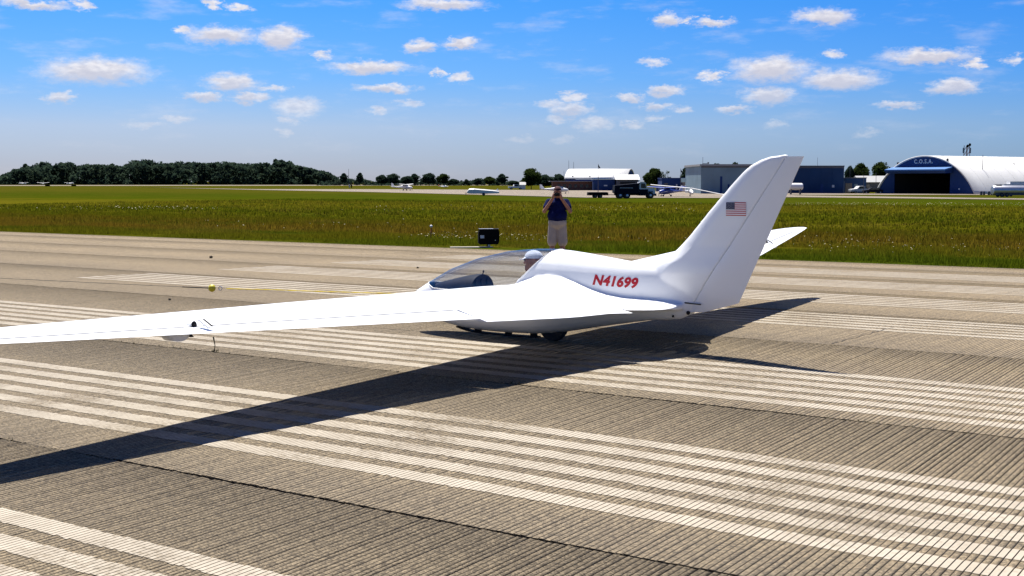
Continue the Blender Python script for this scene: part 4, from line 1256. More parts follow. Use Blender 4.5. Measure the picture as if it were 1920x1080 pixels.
MB().box(DX0 - .5, DX1 + .5, 22, 22.2, 0, 7).box(DX0 - .5, DX0 - .3, .3, 22, 0, 6).box(DX1 + .3, DX1 + .5, .3, 22, 0, 6).build('inner_wall', M['interior'], hangar)
MB().box(DX0 - .3, DX1 + .3, .25, 22, .02, .1).build('inner_floor', M['interior'], hangar)
# folded-up door standing out like an awning
aw = MB()
aw.prism([(DX0 - .4, -3.0, DZ + .55), (DX0 - .4, -.02, DZ + 1.15), (DX0 - .4, -.02, DZ + .85), (DX0 - .4, -3.0, DZ + .2)], (DX1 - DX0 + 1.2, 0, 0))
aw.build('folded_door', M['blueawn'], hangar)
MB().prism([(DX0 - .3, -2.9, DZ + .18), (DX0 - .3, -.05, DZ + .8), (DX0 - .3, -.05, DZ - .3), (DX0 - .3, -2.6, DZ - .35)], (DX1 - DX0 + 1.0, 0, 0)).build('lower_door_leaf', M['blue'], hangar)
V, F = text_mesh('C.O.S.A.', 1.35, bold=.045, spacing=1.25, depth=.04)
tw = max(v.x for v in V)
mesh('sign_letters', [(-2.95 + v.x * 5.2 / tw, -.08 - v.z, 6.95 + v.y * .95) for v in V], F, M['white'], hangar)
for x in (-10.2, -7.6, 6.2):
    MB().box(x - .12, x + .12, -.3, .2, arch_z(x), arch_z(x) + .55).build('flood_lamp', M['grey'], hangar)
MB().box(9.3, 9.7, -.06, -.01, 1.0, 1.3).build('wall_notice', M['sticker'], hangar)
MB().tube([(9.4, 8, arch_z(9.4) - .1), (9.4, 8, arch_z(9.4) + 3.2)], .06, 6).build('roof_pole', M['grey'], hangar)
MB().box(1.0, 1.5, 44, 44.5, HHT - .2, HHT + .9).build('roof_vent', M['grey'], hangar)

def shed(name, px0, px1, D, h, depth, wall, roof, label, cat, rz=0.0, slope=0.0, over=.25, roof_t=.3, wins=(), door=None):
    x0 = (px0 - 960) / FPX * D; x1 = (px1 - 960) / FPX * D
    c = Vector(((x0 + x1) / 2, D, FIELD)); w = abs(x1 - x0)
    e = empty(name, c, (0, 0, rz), label, cat)
    MB().box(-w / 2, w / 2, 0, depth, -.3, h).build('wall', wall, e)
    if slope:   # gable along x (ridge runs along y) when slope > 0, along x when < 0
        s = abs(slope)
        if slope > 0:
            MB().prism([(-w / 2 - over, -over, h + .003), (w / 2 + over, -over, h + .003), (0, -over, h + s)], (0, depth + 2 * over, 0)).build('roof', roof, e)
        else:
            MB().prism([(-w / 2 - over, -over, h + .003), (-w / 2 - over, depth + over, h + .003), (-w / 2 - over, depth / 2, h + s)], (w + 2 * over, 0, 0)).build('roof', roof, e)
    else:
        MB().box(-w / 2 - over, w / 2 + over, -over, depth + over, h + .003, h + roof_t).build('roof', roof, e)
    if h > 5:       # sheet seams
        ns = max(3, int(w / 2.6))
        for i in range(1, ns):
            xx = -w / 2 + w * i / ns
            MB().box(xx - .05, xx + .05, -.035, -.003, 0, h - .05).build('panel_seam', wall, e)
        MB().box(-w / 2, w / 2, -.08, -.004, h - .35, h - .02).build('eaves_trim', M['grey'], e)
    for (u0, u1, z0, z1, mt) in wins:
        o = MB().box(-w / 2 + w * u0, -w / 2 + w * u1, -.06, -.002, z0, z1).build('window' if mt == 'win' else 'door', M[mt], e)
    return e
shed('grey_hangar', 1313, 1432, 290, 6.35, 26, M['palewall'], M['greyroof'], 'pale grey flat-roofed sheet metal hangar left of the fin', 'hangar', 0, 0, .3, .45, [(.30, .335, 0, 4.0, 'blue'), (.42, .45, 0, 2.2, 'blue'), (.60, .8, 0, 4.6, 'palewall')])
shed('blue_hangar', 1432.5, 1580, 300, 6.35, 26, M['blue2'], M['grey'], 'plain blue sheet metal hangar just right of the fin', 'hangar', 0, 0, .1, .25, [(.85, .88, 1.4, 2.0, 'sticker'), (.70, .74, 0, 2.2, 'blue')])
shed('grey_annex', 1581, 1622, 306, 3.6, 12, M['blue2'], M['grey'], 'low dark annex between the blue hangar and the trees', 'building', 0, 0, .1, .2, [(.05, .35, 0, 2.4, 'tan'), (.45, .6, 0, 2.2, 'palewall')])
shed('small_house', 1612, 1668, 372, 2.6, 9, M['tan'], M['greyroof'], 'small house with pale grey pitched roof beside the arched hangar', 'house', 0, -1.9, .6, .3, [(.2, .3, .9, 1.9, 'win'), (.55, .7, .9, 1.9, 'win')])
shed('blue_shed', 1240, 1284, 340, 3.6, 14, M['blue'], M['blue'], 'long low dark blue shed behind the tow plane', 'shed', 0, 0, .1, .2, [(.1, .25, 0, 2.4, 'grey'), (.6, .66, 0, 2.1, 'sticker')])
shed('pale_shed', 1284.5, 1312, 332, 2.6, 12, M['tan'], M['palewall'], 'low shed with pale roof against the grey hangar', 'shed', 0, 0, .2, 1.1, [(.2, .5, .6, 1.9, 'win'), (.6, .8, 0, 2.0, 'win')])
shed('brown_terminal', 1036, 1111, 392, 2.75, 12, M['brown'], M['greyroof'], 'long low brown terminal building behind the photographer', 'building', 0, 0, .9, .22, [(.12 + .14 * i, .19 + .14 * i, .9, 1.9, 'win') for i in range(6)])
shed('blue_annex', 1111.5, 1152, 388, 3.3, 14, M['blue'], M['blue2'], 'blue annex joined to the brown terminal with a white notice', 'building', 0, 0, .1, .15, [(.50, .66, 1.35, 1.75, 'sticker'), (.05, .12, 0, 2.1, 'blue2')])
shed('gable_annex', 1156, 1196, 384, 3.4, 10, M['grey'], M['roofwhite'], 'small annex with bright white pitched roof behind the dump truck', 'building', 0, -1.5, .5, .3, [(.15, .85, 0, 2.7, 'interior')])

# white barrel roofed hangar in the middle distance
bh = empty('barrel_hangar', far(1128, 405), (0, 0, math.radians(-14)), 'white barrel-roofed hangar with blue end behind the brown terminal', 'hangar')
bp = arch(24, 8.5, 3.0)
V = [(x, y, z + 3.6) for x in (-10.6, 9.5) for y, z in bp]
F = [(i, i + 1, 25 + i + 1, 25 + i) for i in range(24)]
ro = mesh('roof', V, F, M['roofwhite'], bh, smooth=True)
so = ro.modifiers.new('s', 'SOLIDIFY'); so.thickness = .25; so.offset = -1; evaluated(ro)
MB().prism([(9.2, -8.3, -.2)] + [(9.2, y, z + 3.35) for y, z in bp] + [(9.2, 8.3, -.2)], (.15, 0, 0)).build('end_wall', M['blue'], bh)
MB().prism([(-10.4, -8.3, -.2)] + [(-10.4, y, z + 3.35) for y, z in bp] + [(-10.4, 8.3, -.2)], (.15, 0, 0)).build('end_wall', M['blue'], bh)
MB().box(-10.2, 9.15, -8.4, -8.2, -.2, 3.45).build('side_wall', M['blue'], bh)
for x in (-8, -2.5):
    MB().box(x - .2, x + .2, -8.0, -7.6, 3.9, 4.6).build('roof_vent', M['grey'], bh)
shed('far_white_house', 975, 985, 448, 1.6, 6, M['white'], M['greyroof'], 'tiny white house at the foot of the trees left of the photographer', 'house', 0, -1.0, .2)

# ------------------------------------------------------------------ masts and poles
def mast(px, D, z0, z1, r, label, extra=None, name='mast'):
    e = empty(name, far(px, D), (0, 0, 0), label, 'mast' if name == 'mast' else 'pole')
    MB().tube([(0, 0, z0), (0, 0, z1)], [r, r * .6], 6).build('pole', M['grey'], e)
    if extra: extra(e, z1)
    return e
def flagx(e, z):
    MB().prism([(.05, 0, z - .2), (.55, .1, z - 1.0), (.5, .1, z - 1.3), (.05, 0, z - .9)], (0, .03, 0)).build('flag', M['navyp'], e)
def crossx(e, z):
    MB().box(-.1, 1.5, -.04, .04, z - 1.6, z - 1.45).box(1.1, 1.5, -.1, .1, z - 1.5, z - 1.2).box(-.8, .1, -.04, .04, z - 2.3, z - 2.2).build('crossarm', M['grey'], e)
mast(1121, 330, 0, 7.4, .10, 'dark flagpole in front of the barrel-roofed hangar', flagx, 'flag_pole')
mast(1275, 330, 0, 6.2, .08, 'flagpole with drooping flag above the blue shed', lambda e, z: flagx(e, z), 'flag_pole')
mast(1316, 300, 0, 8.6, .07, 'antenna pole with crossarm at the left corner of the grey hangar', crossx, 'antenna_pole')
mast(1530, 320, 5, 8.9, .05, 'thin pole rising above the blue hangar roof', None, 'antenna_pole')
mast(1591, 330, 0, 7.0, .07, 'thin pole just right of the blue hangar', None, 'antenna_pole')
mast(1617, 285, 0, 4.4, .07, 'short lamp post in front of the small house', None, 'lamp_post')
mast(1640, 290, 0, 4.9, .07, 'taller lamp post between small house and arched hangar', None, 'lamp_post')
mast(1066, 640, 0, 13.4, .13, 'tall thin radio mast above the brown terminal, left of the pair', None)
mast(1075, 640, 0, 12.6, .13, 'tall thin radio mast above the brown terminal, right of the pair', None)
mast(1057, 640, 0, 8.0, .12, 'shorter radio mast beside the two tall masts', None)
mast(655, 800, 0, 10.6, .16, 'lone mast among the far trees left of the parked plane', None)
tw_ = empty('radio_tower', far(1808, 380), (0, 0, .3), 'red and white lattice tower with dishes behind the arched hangar', 'tower')
tm = MB(); tr_ = MB()
for s1 in (-1, 1):
    for s2 in (-1, 1):
        tm.tube([(s1 * .75, s2 * .75, 0), (s1 * .55, s2 * .55, 13.6)], .09, 5)
for k in range(9):
    z = .4 + k * 1.45; w_ = .72 - k * .016
    for s in (-1, 1):
        tr_.tube([(-w_, s * w_, z), (w_, s * w_, z + 1.45)], .045, 4).tube([(s * w_, -w_, z + 1.45), (s * w_, w_, z)], .06, 4)
M['towerred'] = P('tower_red', (0.16, 0.05, 0.05), 0.6, var=0.3, vscale=.3)
tm.build('legs', M['towerred'], tw_); tr_.build('bracing', M['towerred'], tw_)
for s in (-1, 1):
    MB().box(s * 1.15 - .22, s * 1.15 + .22, -.15, .15, 11.3, 12.9).build('panel_antenna', M['palewall'], tw_)
    MB().tube([(s * .8, 0, 12), (s * 1.15, 0, 12)], .06, 5).build('arm', M['grey'], tw_)
    MB().lathe([(.1, -.2), (.42, -.3), (.46, -.34), (.4, -.26), (.1, -.1)], 12, 'Y', (s * .38, -.5, 13.6 + s * .2)).build('dish', M['black'], tw_)
# ------------------------------------------------------------------ parked aircraft
def wing_plate(root_le, root_te, tip_le, tip_te, th):
    """both panels are separate calls; points are (x, y, z)"""
    def sec(le, te):
        le, te = Vector(le), Vector(te)
        o = []
        for u, k in ((0, 0), (.1, .7), (.3, 1), (.65, .65), (1, .05)):
            o.append(le.lerp(te, u) + Vector((0, 0, th * .6 * k)))
        for u, k in ((.65, .5), (.3, .8), (.1, .6)):
            o.append(le.lerp(te, u) - Vector((0, 0, th * .4 * k)))
        return o
    return [sec(root_le, root_te), sec(tip_le, tip_te)]
def plane(loc, rz, label, group, body, trim, high=True, L=7.2, span=9.5, sc=1.0):
    e = empty('light_aircraft', loc, (0, 0, rz), label, 'aircraft', group)
    e.scale = (sc, sc, sc)
    secs = [(2.4, .95, .12, .12), (2.25, .95, .34, .36), (1.6, 1.0, .48, .46), (.9, 1.12, .54, .62), (0, 1.18, .55, .66), (-.9, 1.15, .46, .5), (-2.2, 1.12, .26, .3), (-3.6, 1.15, .12, .18), (-4.6, 1.2, .05, .12)]
    rings = [[Vector((x, hw * math.cos(t), z + hh * math.sin(t))) for t in [2 * math.pi * j / 14 for j in range(14)]] for x, z, hw, hh in secs]
    MB().loft(rings).build('fuselage', body, e, True, 50)
    rings = [[Vector((x, hw * 1.015 * math.cos(t), z + hh * 1.03 * math.sin(t))) for t in [.25 * math.pi + .5 * math.pi * j / 7 for j in range(8)]] + [Vector((x, hw * .6, z + hh * .3)), Vector((x, -hw * .6, z + hh * .3))] for x, z, hw, hh in [(1.45, 1.02, .46, .44), (.9, 1.16, .55, .66), (0, 1.2, .56, .68), (-.6, 1.18, .5, .58)]]
    MB().loft(rings).build('cabin_glass', M['win'], e, True, 50)
    zw = 1.86 if high else .78
    for s in (-1, 1):
        MB().loft(wing_plate((.75, s * .1, zw), (-.75, s * .1, zw), (.6, s * span / 2, zw + .18), (-.5, s * span / 2, zw + .18), .2)).build('wing', body, e, True, 40)
        MB().loft(wing_plate((-3.7, s * .05, 1.25), (-4.6, s * .05, 1.25), (-3.95, s * 1.6, 1.3), (-4.6, s * 1.6, 1.3), .08)).build('tailplane', body, e, True, 40)
        if high:
            MB().tube([(.3, s * .5, .75), (.3, s * 2.3, 1.86)], .035, 5).build('strut', body, e)
        MB().tube([(.0, s * .4, .75), (.0, s * 1.05, .22)], .05, 5).build('gear_leg', body, e)
        MB().lathe([(.03, -.09), (.2, -.08), (.22, 0), (.2, .08), (.03, .09)], 12, 'Y', (0, s * 1.1, .22)).build('wheel', M['rubber'], e, True)
    MB().prism([(-3.5, 0, 1.2), (-4.35, 0, 2.35), (-4.85, 0, 2.35), (-4.75, 0, 1.15)], (0, .07, 0)).build('fin', trim, e)
    MB().prism([(2.3, .4, .85), (1.0, .56, 1.0), (-3.0, .22, 1.1), (-3.0, .22, 1.2), (1.0, .56, 1.15)], (0, .012, 0)).build('side_stripe', trim, e)
    MB().tube([(1.7, 0, .6), (1.8, 0, .2)], .045, 5).build('gear_leg', body, e)
    MB().lathe([(.03, -.07), (.16, -.06), (.18, 0), (.16, .06), (.03, .07)], 12, 'Y', (1.8, 0, .18)).build('wheel', M['rubber'], e, True)
    MB().lathe([(.14, 2.4), (.12, 2.5), (.02, 2.66)], 10, 'X', (0, 0, .95)).build('spinner', trim, e, True)
    MB().box(2.45, 2.50, -.06, .06, .05, 1.85).build('propeller', M['grey'], e)
    return e
plane(far(760, 385), math.radians(-22), 'small white light aircraft parked on the apron left of the trailer', None, M['white'], M['white'], True, sc=.98)
plane(far(833, 545), math.radians(-30), 'tiny orange and white aircraft far off beyond the apron', None, M['white'], M['orange'], False, sc=.62)
plane(far(1047, 290), math.radians(-12), 'white low-wing aircraft parked behind the photographer', None, M['white'], M['white'], False, sc=.92)
plane(far(1250, 236), math.radians(-140), 'blue and white high-wing tow plane beside the dump truck', None, M['bluep'], M['white'], True, span=10.5, sc=.9)
for px, D, lb in ((48, 960, 'distant white parked aircraft, leftmost by the wood'), (84, 930, 'distant white parked aircraft in the middle of the three by the wood'), (132, 940, 'distant white parked aircraft, right one of the three by the wood')):
    plane(far(px, D), math.radians(20 + px), lb, 'distant aircraft by the wood', M['white'], M['white'], True, sc=.9)

# second glider: one wing tip resting on the grass
g2 = empty('parked_glider', far(1293, 232), (0, 0, math.radians(-96)), 'white glider beside the tow plane with one long wing drooping to the ground', 'glider')
rings = [[Vector((x, hw * math.cos(t), z + hh * math.sin(t))) for t in [2 * math.pi * j / 12 for j in range(12)]] for x, z, hw, hh in [(2.3, .75, .05, .05), (1.9, .8, .28, .3), (.9, .95, .34, .48), (0, 1.05, .3, .45), (-1.2, 1.05, .18, .25), (-4.2, 1.05, .08, .1)]]
MB().loft(rings).build('fuselage', M['white'], g2, True)
MB().loft(wing_plate((.45, -.1, 1.62), (-.65, -.1, 1.60), (.30, -7.4, 2.25), (-.25, -7.4, 2.22), .16)).build('wing', M['white'], g2, True, 40)
MB().loft(wing_plate((.45, .1, 1.62), (-.65, .1, 1.60), (.30, 7.1, .22), (-.25, 7.1, .20), .16)).build('wing', M['white'], g2, True, 40)
MB().prism([(-3.6, -.03, 1.0), (-4.2, -.03, 2.1), (-4.7, -.03, 2.1), (-4.6, -.03, 1.0)], (0, .06, 0)).build('fin', M['white'], g2)
MB().lathe([(.03, -.07), (.2, -.06), (.22, 0), (.2, .06), (.03, .07)], 12, 'Y', (0, 0, .3)).build('wheel', M['rubber'], g2, True)
g2.rotation_euler = (0, 0, math.radians(-86))

# ------------------------------------------------------------------ vehicles
def wheel(e, x, y, r, w=.25, hub='silver'):
    o = MB().lathe([(r * .55, -w / 2), (r * .92, -w / 2), (r, -w * .35), (r, w * .35), (r * .92, w / 2), (r * .55, w / 2)], 16, 'Y', (x, y, r)).build('wheel', M['rubber'], e, True)
    MB().lathe([(.02, -w / 2 - .02), (r * .3, -w / 2 - .02), (r * .56, -w / 2 + .03), (r * .56, w / 2 - .03), (r * .3, w / 2 + .02), (.02, w / 2 + .02)], 12, 'Y', (x, y, r)).build('rim', M[hub], o, True)
# dump truck, nose to the right
tk = empty('dump_truck', far(1188, 211), (0, 0, math.radians(4)), 'dark blue dump truck with white cab parked on the apron', 'truck')
MB().box(-3.3, 3.2, -.45, .45, .55, .85).build('chassis', M['black'], tk)
MB().prism([(-3.5, -1.2, 1.0), (-3.2, -1.2, .85), (.6, -1.2, .85), (.6, -1.2, 2.45), (.9, -1.2, 2.6), (-3.4, -1.2, 2.2)], (0, 2.4, 0)).build('dump_body', M['navyp'], tk)
MB().box(-2.6, -.4, -1.24, -1.205, 1.75, 1.82).build('body_rail', M['sticker'], tk)
MB().prism([(.75, -1.1, .75), (2.0, -1.1, .75), (2.0, -1.1, 1.75), (1.75, -1.1, 2.72), (.85, -1.1, 2.78), (.75, -1.1, 2.6)], (0, 2.2, 0)).build('cab', M['white'], tk)
MB().prism([(1.0, -1.12, 1.75), (1.88, -1.12, 1.72), (1.70, -1.12, 2.5), (1.0, -1.12, 2.55)], (0, 2.24, 0)).build('cab_glass', M['win'], tk)
MB().prism([(2.0, -.85, .75), (3.45, -.85, .75), (3.45, -.85, 1.45), (3.2, -.85, 1.72), (2.0, -.85, 1.85)], (0, 1.7, 0)).build('hood', M['white'], tk)
MB().box(.7, 2.2, -1.13, 1.13, .5, 1.55).build('cab_skirt', M['navyp'], tk)
MB().box(3.46, 3.62, -1.1, 1.1, .45, .85).build('bumper', M['grey'], tk)
MB().tube([(.68, -.9, 1.0), (.68, -.9, 3.1)], .09, 8).build('exhaust_stack', M['metal'], tk)
for x in (-2.45, -1.3, 2.65):
    for y in (-.98, .98): wheel(tk, x, y, .52, .32)
MB().box(2.3, 3.05, -1.2, 1.2, 1.05, 1.2).build('fender', M['navyp'], tk)
# low flatbed trailer
tl = empty('flat_trailer', far(1120, 219), (0, 0, math.radians(4)), 'low dark flatbed trailer behind the dump truck', 'trailer')
MB().box(-1.75, 1.75, -.95, .95, .45, .95).build('bed', M['black'], tl)
MB().box(-1.65, 1.55, -.85, .85, .96, 1.02).build('deck', M['tan'], tl)
MB().box(1.75, 3.2, -.06, .06, .5, .6).build('drawbar', M['grey'], tl)
for x in (-.5, .4):
    for y in (-.85, .85): wheel(tl, x, y, .33, .2, 'grey')
# white enclosed glider trailer
gt = empty('glider_trailer', far(905, 250), (0, 0, math.radians(2)), 'long white enclosed glider trailer on the apron', 'trailer')
rings = []
for x, z0, z1, hw in [(-3.1, .55, .9, .5), (-2.7, .45, 1.38, .62), (-1.8, .42, 1.45, .65), (1.5, .45, 1.18, .62), (3.2, .5, .98, .5), (3.3, .55, .9, .45)]:
    rings.append([Vector((x, -hw, z0)), Vector((x, -hw, z1 - .15)), Vector((x, -hw * .7, z1)), Vector((x, hw * .7, z1)), Vector((x, hw, z1 - .15)), Vector((x, hw, z0))])
MB().loft(rings).build('shell', M['white'], gt)
MB().box(-3.5, -3.1, -.05, .05, .5, .6).build('drawbar', M['grey'], gt)
MB().tube([(-3.3, 0, .0), (-3.3, 0, .5)], .05, 6).build('jockey_leg', M['grey'], gt)
MB().box(-.5, 1.0, -.7, -.66, .42, .5).build('mudguard', M['black'], gt)
for y in (-.7, .7): wheel(gt, .2, y, .3, .18, 'grey')
MB().prism([(2.6, .0, 1.05), (2.9, 0, 1.4), (3.15, 0, 1.4), (3.1, 0, .98)], (0, .06, 0)).build('tail_fairing', M['white'], gt)
# pickup and dark car
def car(name, loc, rz, paint, label, cat, pickup):
    e = empty(name, loc, (0, 0, rz), label, cat)
    if pickup:
        MB().prism([(-2.6, -.9, .5), (2.6, -.9, .5), (2.6, -.9, 1.0), (1.2, -.9, 1.15), (.6, -.9, 1.75), (-.7, -.9, 1.78), (-.8, -.9, 1.15), (-2.6, -.9, 1.1)], (0, 1.8, 0)).build('body', paint, e)
        g = [(1.0, 1.15), (.52, 1.66), (-.6, 1.68), (-.65, 1.15)]
    else:
        MB().prism([(-2.2, -.85, .35), (2.2, -.85, .35), (2.2, -.85, .8), (1.1, -.85, .92), (.5, -.85, 1.4), (-1.0, -.85, 1.42), (-1.7, -.85, .95), (-2.2, -.85, .9)], (0, 1.7, 0)).build('body', paint, e)
        g = [(.95, .95), (.43, 1.33), (-.92, 1.34), (-1.4, .98)]
    y = .91 if pickup else .86
    MB().prism([(x, -y, z) for x, z in g], (0, 2 * y, 0)).build('windows', M['win'], e)
    for s in (-1, 1):
        MB().box(2.6 if pickup else 2.2, 2.63 if pickup else 2.23, s * .6 - .12, s * .6 + .12, .7, .85).build('headlight', M['sticker'], e)
        for x in (-1.6, 1.6): wheel(e, x, s * .8, .36 if pickup else .31, .2)
    return e
car('pickup_truck', far(1611, 296), math.radians(190), M['white'], 'white pickup truck parked left of the arched hangar', 'truck', True)
car('parked_car', far(1634, 290), math.radians(178), M['navyp'], 'dark car parked between the white pickup and the hangar', 'car', False)
car('far_truck', far(967, 440), math.radians(10), M['white'], 'distant white truck by the trees left of the photographer', 'truck', True)
# storage tank and tank trailers
tn = empty('storage_tank', far(1490, 270), (0, 0, 0), 'small white storage tank on a dark stand right of the fin', 'tank')
MB().lathe([(.05, -1.6), (.5, -1.55), (.72, -1.35), (.75, 0), (.72, 1.35), (.5, 1.55), (.05, 1.6)], 16, 'X', (0, 0, 1.75)).build('vessel', M['white'], tn, True)
MB().box(-1.1, -.9, -.5, .5, 0, 1.2).box(.9, 1.1, -.5, .5, 0, 1.2).build('stand', M['grey'], tn)
tt = empty('tank_trailer', far(1905, 232), (0, 0, math.radians(6)), 'long silver tank trailer parked in front of the arched hangar at right edge', 'trailer')
MB().lathe([(.1, -4.9), (.75, -4.85), (.85, -4.7), (.85, 4.7), (.75, 4.85), (.1, 4.9)], 18, 'X', (0, 0, 1.25)).build('tank', M['silver'], tt, True)
MB().box(-4.5, 4.5, -.8, .8, .30, .55).build('frame', M['grey'], tt)
for x in (-3.4, -2.4, 3.2):
    for y in (-.75, .75): wheel(tt, x, y, .38, .22, 'grey')
MB().box(-4.3, -3.2, -.25, .25, 2.0, 2.3).build('manhole', M['grey'], tt)
t2 = empty('white_trailer', far(1908, 240), (0, 0, math.radians(5)), 'white trailer roof showing above the silver tank trailer', 'trailer')
MB().box(-3.4, 6, -.9, .9, .6, 2.35).box(-2.2, 6, -.8, .8, 2.35, 2.85).build('body', M['white'], t2)
for x in (-2, 3):
    for y in (-.8, .8): wheel(t2, x, y, .35, .2, 'grey')
mk_ = empty('marker_row', far(1858, 262), (0, 0, 0), 'row of small dark barrels by the arched hangar wall', 'barrels')
for k in range(6):
    MB().lathe([(.22, 0), (.25, .1), (.25, .7), (.22, .8)], 8, 'Z', (-2.3 + k * .8, (k % 2) * .6, 0)).build('barrel', M['grey'], mk_)
for px, lb in ((92, 'left of two small dark boards in the far grass'), (141, 'right of two small dark boards in the far grass')):
    e = empty('field_board', far(px, 670), (0, 0, 0), lb, 'sign', 'dark boards in the far grass')
    MB().box(-1.3, 1.3, -.1, .1, .15, .95).build('board', M['black'], e)
    MB().box(-.9, -.8, -.05, .05, 0, .2).box(.8, .9, -.05, .05, 0, .2).build('post', M['grey'], e)
for px, D, c, lb in ((656, 500, 'sticker', 'far figure in pale clothes standing by the taxiway'), (660, 500, 'black', 'far figure in dark clothes standing by the taxiway')):
    o = empty('person', far(px, D), (0, 0, 0), lb, 'person')
    person_from('body', [((-.1, 0, .08), .06, (-.1, 0, .85), .09), ((.1, 0, .08), .06, (.1, 0, .85), .09), ((0, 0, .9), .16, (0, 0, 1.4), .17), ((-.22, 0, 1.38), .06, (-.27, 0, .85), .045), ((.22, 0, 1.38), .06, (.27, 0, .85), .045), ((0, 0, 1.4), .06, (0, 0, 1.55), .06), ('b', (0, 0, 1.64), .11, (.85, 1, 1.15))], M['skin'], o, .03, 2)
    person_from('clothes', [((-.1, 0, .3), .09, (-.1, 0, .85), .11), ((.1, 0, .3), .09, (.1, 0, .85), .11), ((0, 0, .9), .18, (0, 0, 1.38), .19), ((-.2, 0, 1.38), .08, (-.25, 0, 1.1), .07), ((.2, 0, 1.38), .08, (.25, 0, 1.1), .07)], M[c], o, .03, 2)

# ------------------------------------------------------------------ trees
def leaf_mat(name, c1, c2):
    m = P(name, c1, 0.7, var=0, col2=c2, vscale=.25, spec=.0, detail=5)
    nt = m.node_tree; b = nt.nodes['Principled BSDF']
    tr = nt.nodes.new('ShaderNodeBsdfTranslucent')       # thin leaves let the sun through
    nt.links.new(b.inputs['Base Color'].links[0].from_socket, tr.inputs[0])
    ms = nt.nodes.new('ShaderNodeMixShader'); ms.inputs[0].default_value = 0.45
    nt.links.new(b.outputs[0], ms.inputs[1]); nt.links.new(tr.outputs[0], ms.inputs[2])
    nt.links.new(ms.outputs[0], nt.nodes['Material Output'].inputs[0])
    return m
M['leafA'] = leaf_mat('leaf_dark', (0.020, 0.034, 0.012), (0.045, 0.066, 0.020))
M['leafB'] = leaf_mat('leaf_mid', (0.020, 0.036, 0.010), (0.048, 0.068, 0.016))
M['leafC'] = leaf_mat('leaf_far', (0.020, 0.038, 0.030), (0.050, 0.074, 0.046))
M['bark'] = P('bark', (0.06, 0.045, 0.035), 0.9, var=0.3, vscale=3)
def clump_leaves(centres, radii, per, leaf, g):
    """leaf-clump faces spread through each clump's volume, denser to its skin"""
    C = np.repeat(centres, per, 0); R = np.repeat(radii, per, 0)
    n = len(C)
    d = g.normal(0, 1, (n, 3)); d /= np.linalg.norm(d, axis=1)[:, None]
    rad = g.uniform(.45, 1.08, n) ** .6
    p = C + d * R * rad[:, None]
    nrm = d * .8 + g.normal(0, .6, (n, 3)); nrm[:, 2] += .3; nrm /= np.linalg.norm(nrm, axis=1)[:, None]
    a = np.cross(nrm, g.normal(0, 1, (n, 3))); a /= np.linalg.norm(a, axis=1)[:, None]
    b = np.cross(nrm, a)
    s = leaf * g.uniform(.5, 1.3, n)[:, None]
    V = np.stack([p - a * s, p - b * s * .6, p + a * s, p + b * s * .6], 1).reshape(-1, 3)
    return V
def tree_meshes(seed, h, w, nc, per, leaf, bare=.0):
    g = np.random.default_rng(seed); rr = random.Random(seed)
    crown_lo = h * .22
    cs, rs = [], []
    for i in range(nc):
        t = rr.random(); z = crown_lo + (h - crown_lo) * (.12 + .80 * t)
        prof = math.sin(math.pi * min(1, (.18 + .80 * t))) ** .65
        ang = rr.uniform(0, 6.283); r = w / 2 * prof * math.sqrt(rr.uniform(.05, 1)) * .85
        cs.append((r * math.cos(ang), r * math.sin(ang), z)); q = w * rr.uniform(.10, .19)
        rs.append((q, q, q * rr.uniform(.7, 1.0)))
    cs, rs = np.array(cs), np.array(rs)
    V = clump_leaves(cs, rs, per, leaf, g)
    tm = MB()
    tr = h * .022
    tm.tube([(0, 0, -.3), (rr.uniform(-.1, .1), 0, h * .2), (rr.uniform(-.3, .3), rr.uniform(-.3, .3), h * .5), (rr.uniform(-.4, .4), rr.uniform(-.4, .4), h * .85)], [tr * 1.5, tr, tr * .7, tr * .25], 7)
    for i in range(0, nc, max(1, nc // 12)):
        c = Vector(cs[i]); z0 = h * rr.uniform(.18, .45)
        tm.tube([(0, 0, z0), (c.x * .5, c.y * .5, z0 + (c.z - z0) * .6), tuple(c)], [tr * .5, tr * .3, tr * .1], 5)
    return V, tm
TREES = {}
def tree_proto(key, seed, h, w, nc, per, leaf, mat):
    V, tm = tree_meshes(seed, h, w, nc, per, leaf)
    e = empty('tree')
    bigmesh('crown', V, np.arange(len(V)).reshape(-1, 4), mat, e)
    tm.build('trunk', M['bark'], e, True)
    TREES[key] = [e, False, h, w]
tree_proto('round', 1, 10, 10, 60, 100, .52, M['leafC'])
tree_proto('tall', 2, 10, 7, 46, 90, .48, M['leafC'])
tree_proto('oak', 3, 10, 11, 64, 110, .42, M['leafB'])
tree_proto('thin', 4, 10, 6, 22, 60, .25, M['leafB'])
def tree(key, px, D, ytop, wpx, label, group=None, rz=0.0):
    h = 1.909 + (339.6 - ytop) / FPX * D - FIELD
    e, used, h0, w0 = TREES[key]
    if used: e = copy_tree(e)
    else: TREES[key][1] = True
    e.location = far(px, D); e.rotation_euler = (0, 0, rz)
    sxy = (wpx / FPX * D) / w0
    e.scale = (sxy, sxy, h / h0)
    for k in ('label', 'category', 'group'):
        if k in e: del e[k]
    return tag(e, label, 'tree', group)
R_ = random.Random(9)
GRP = 'separate trees along the far field edge'
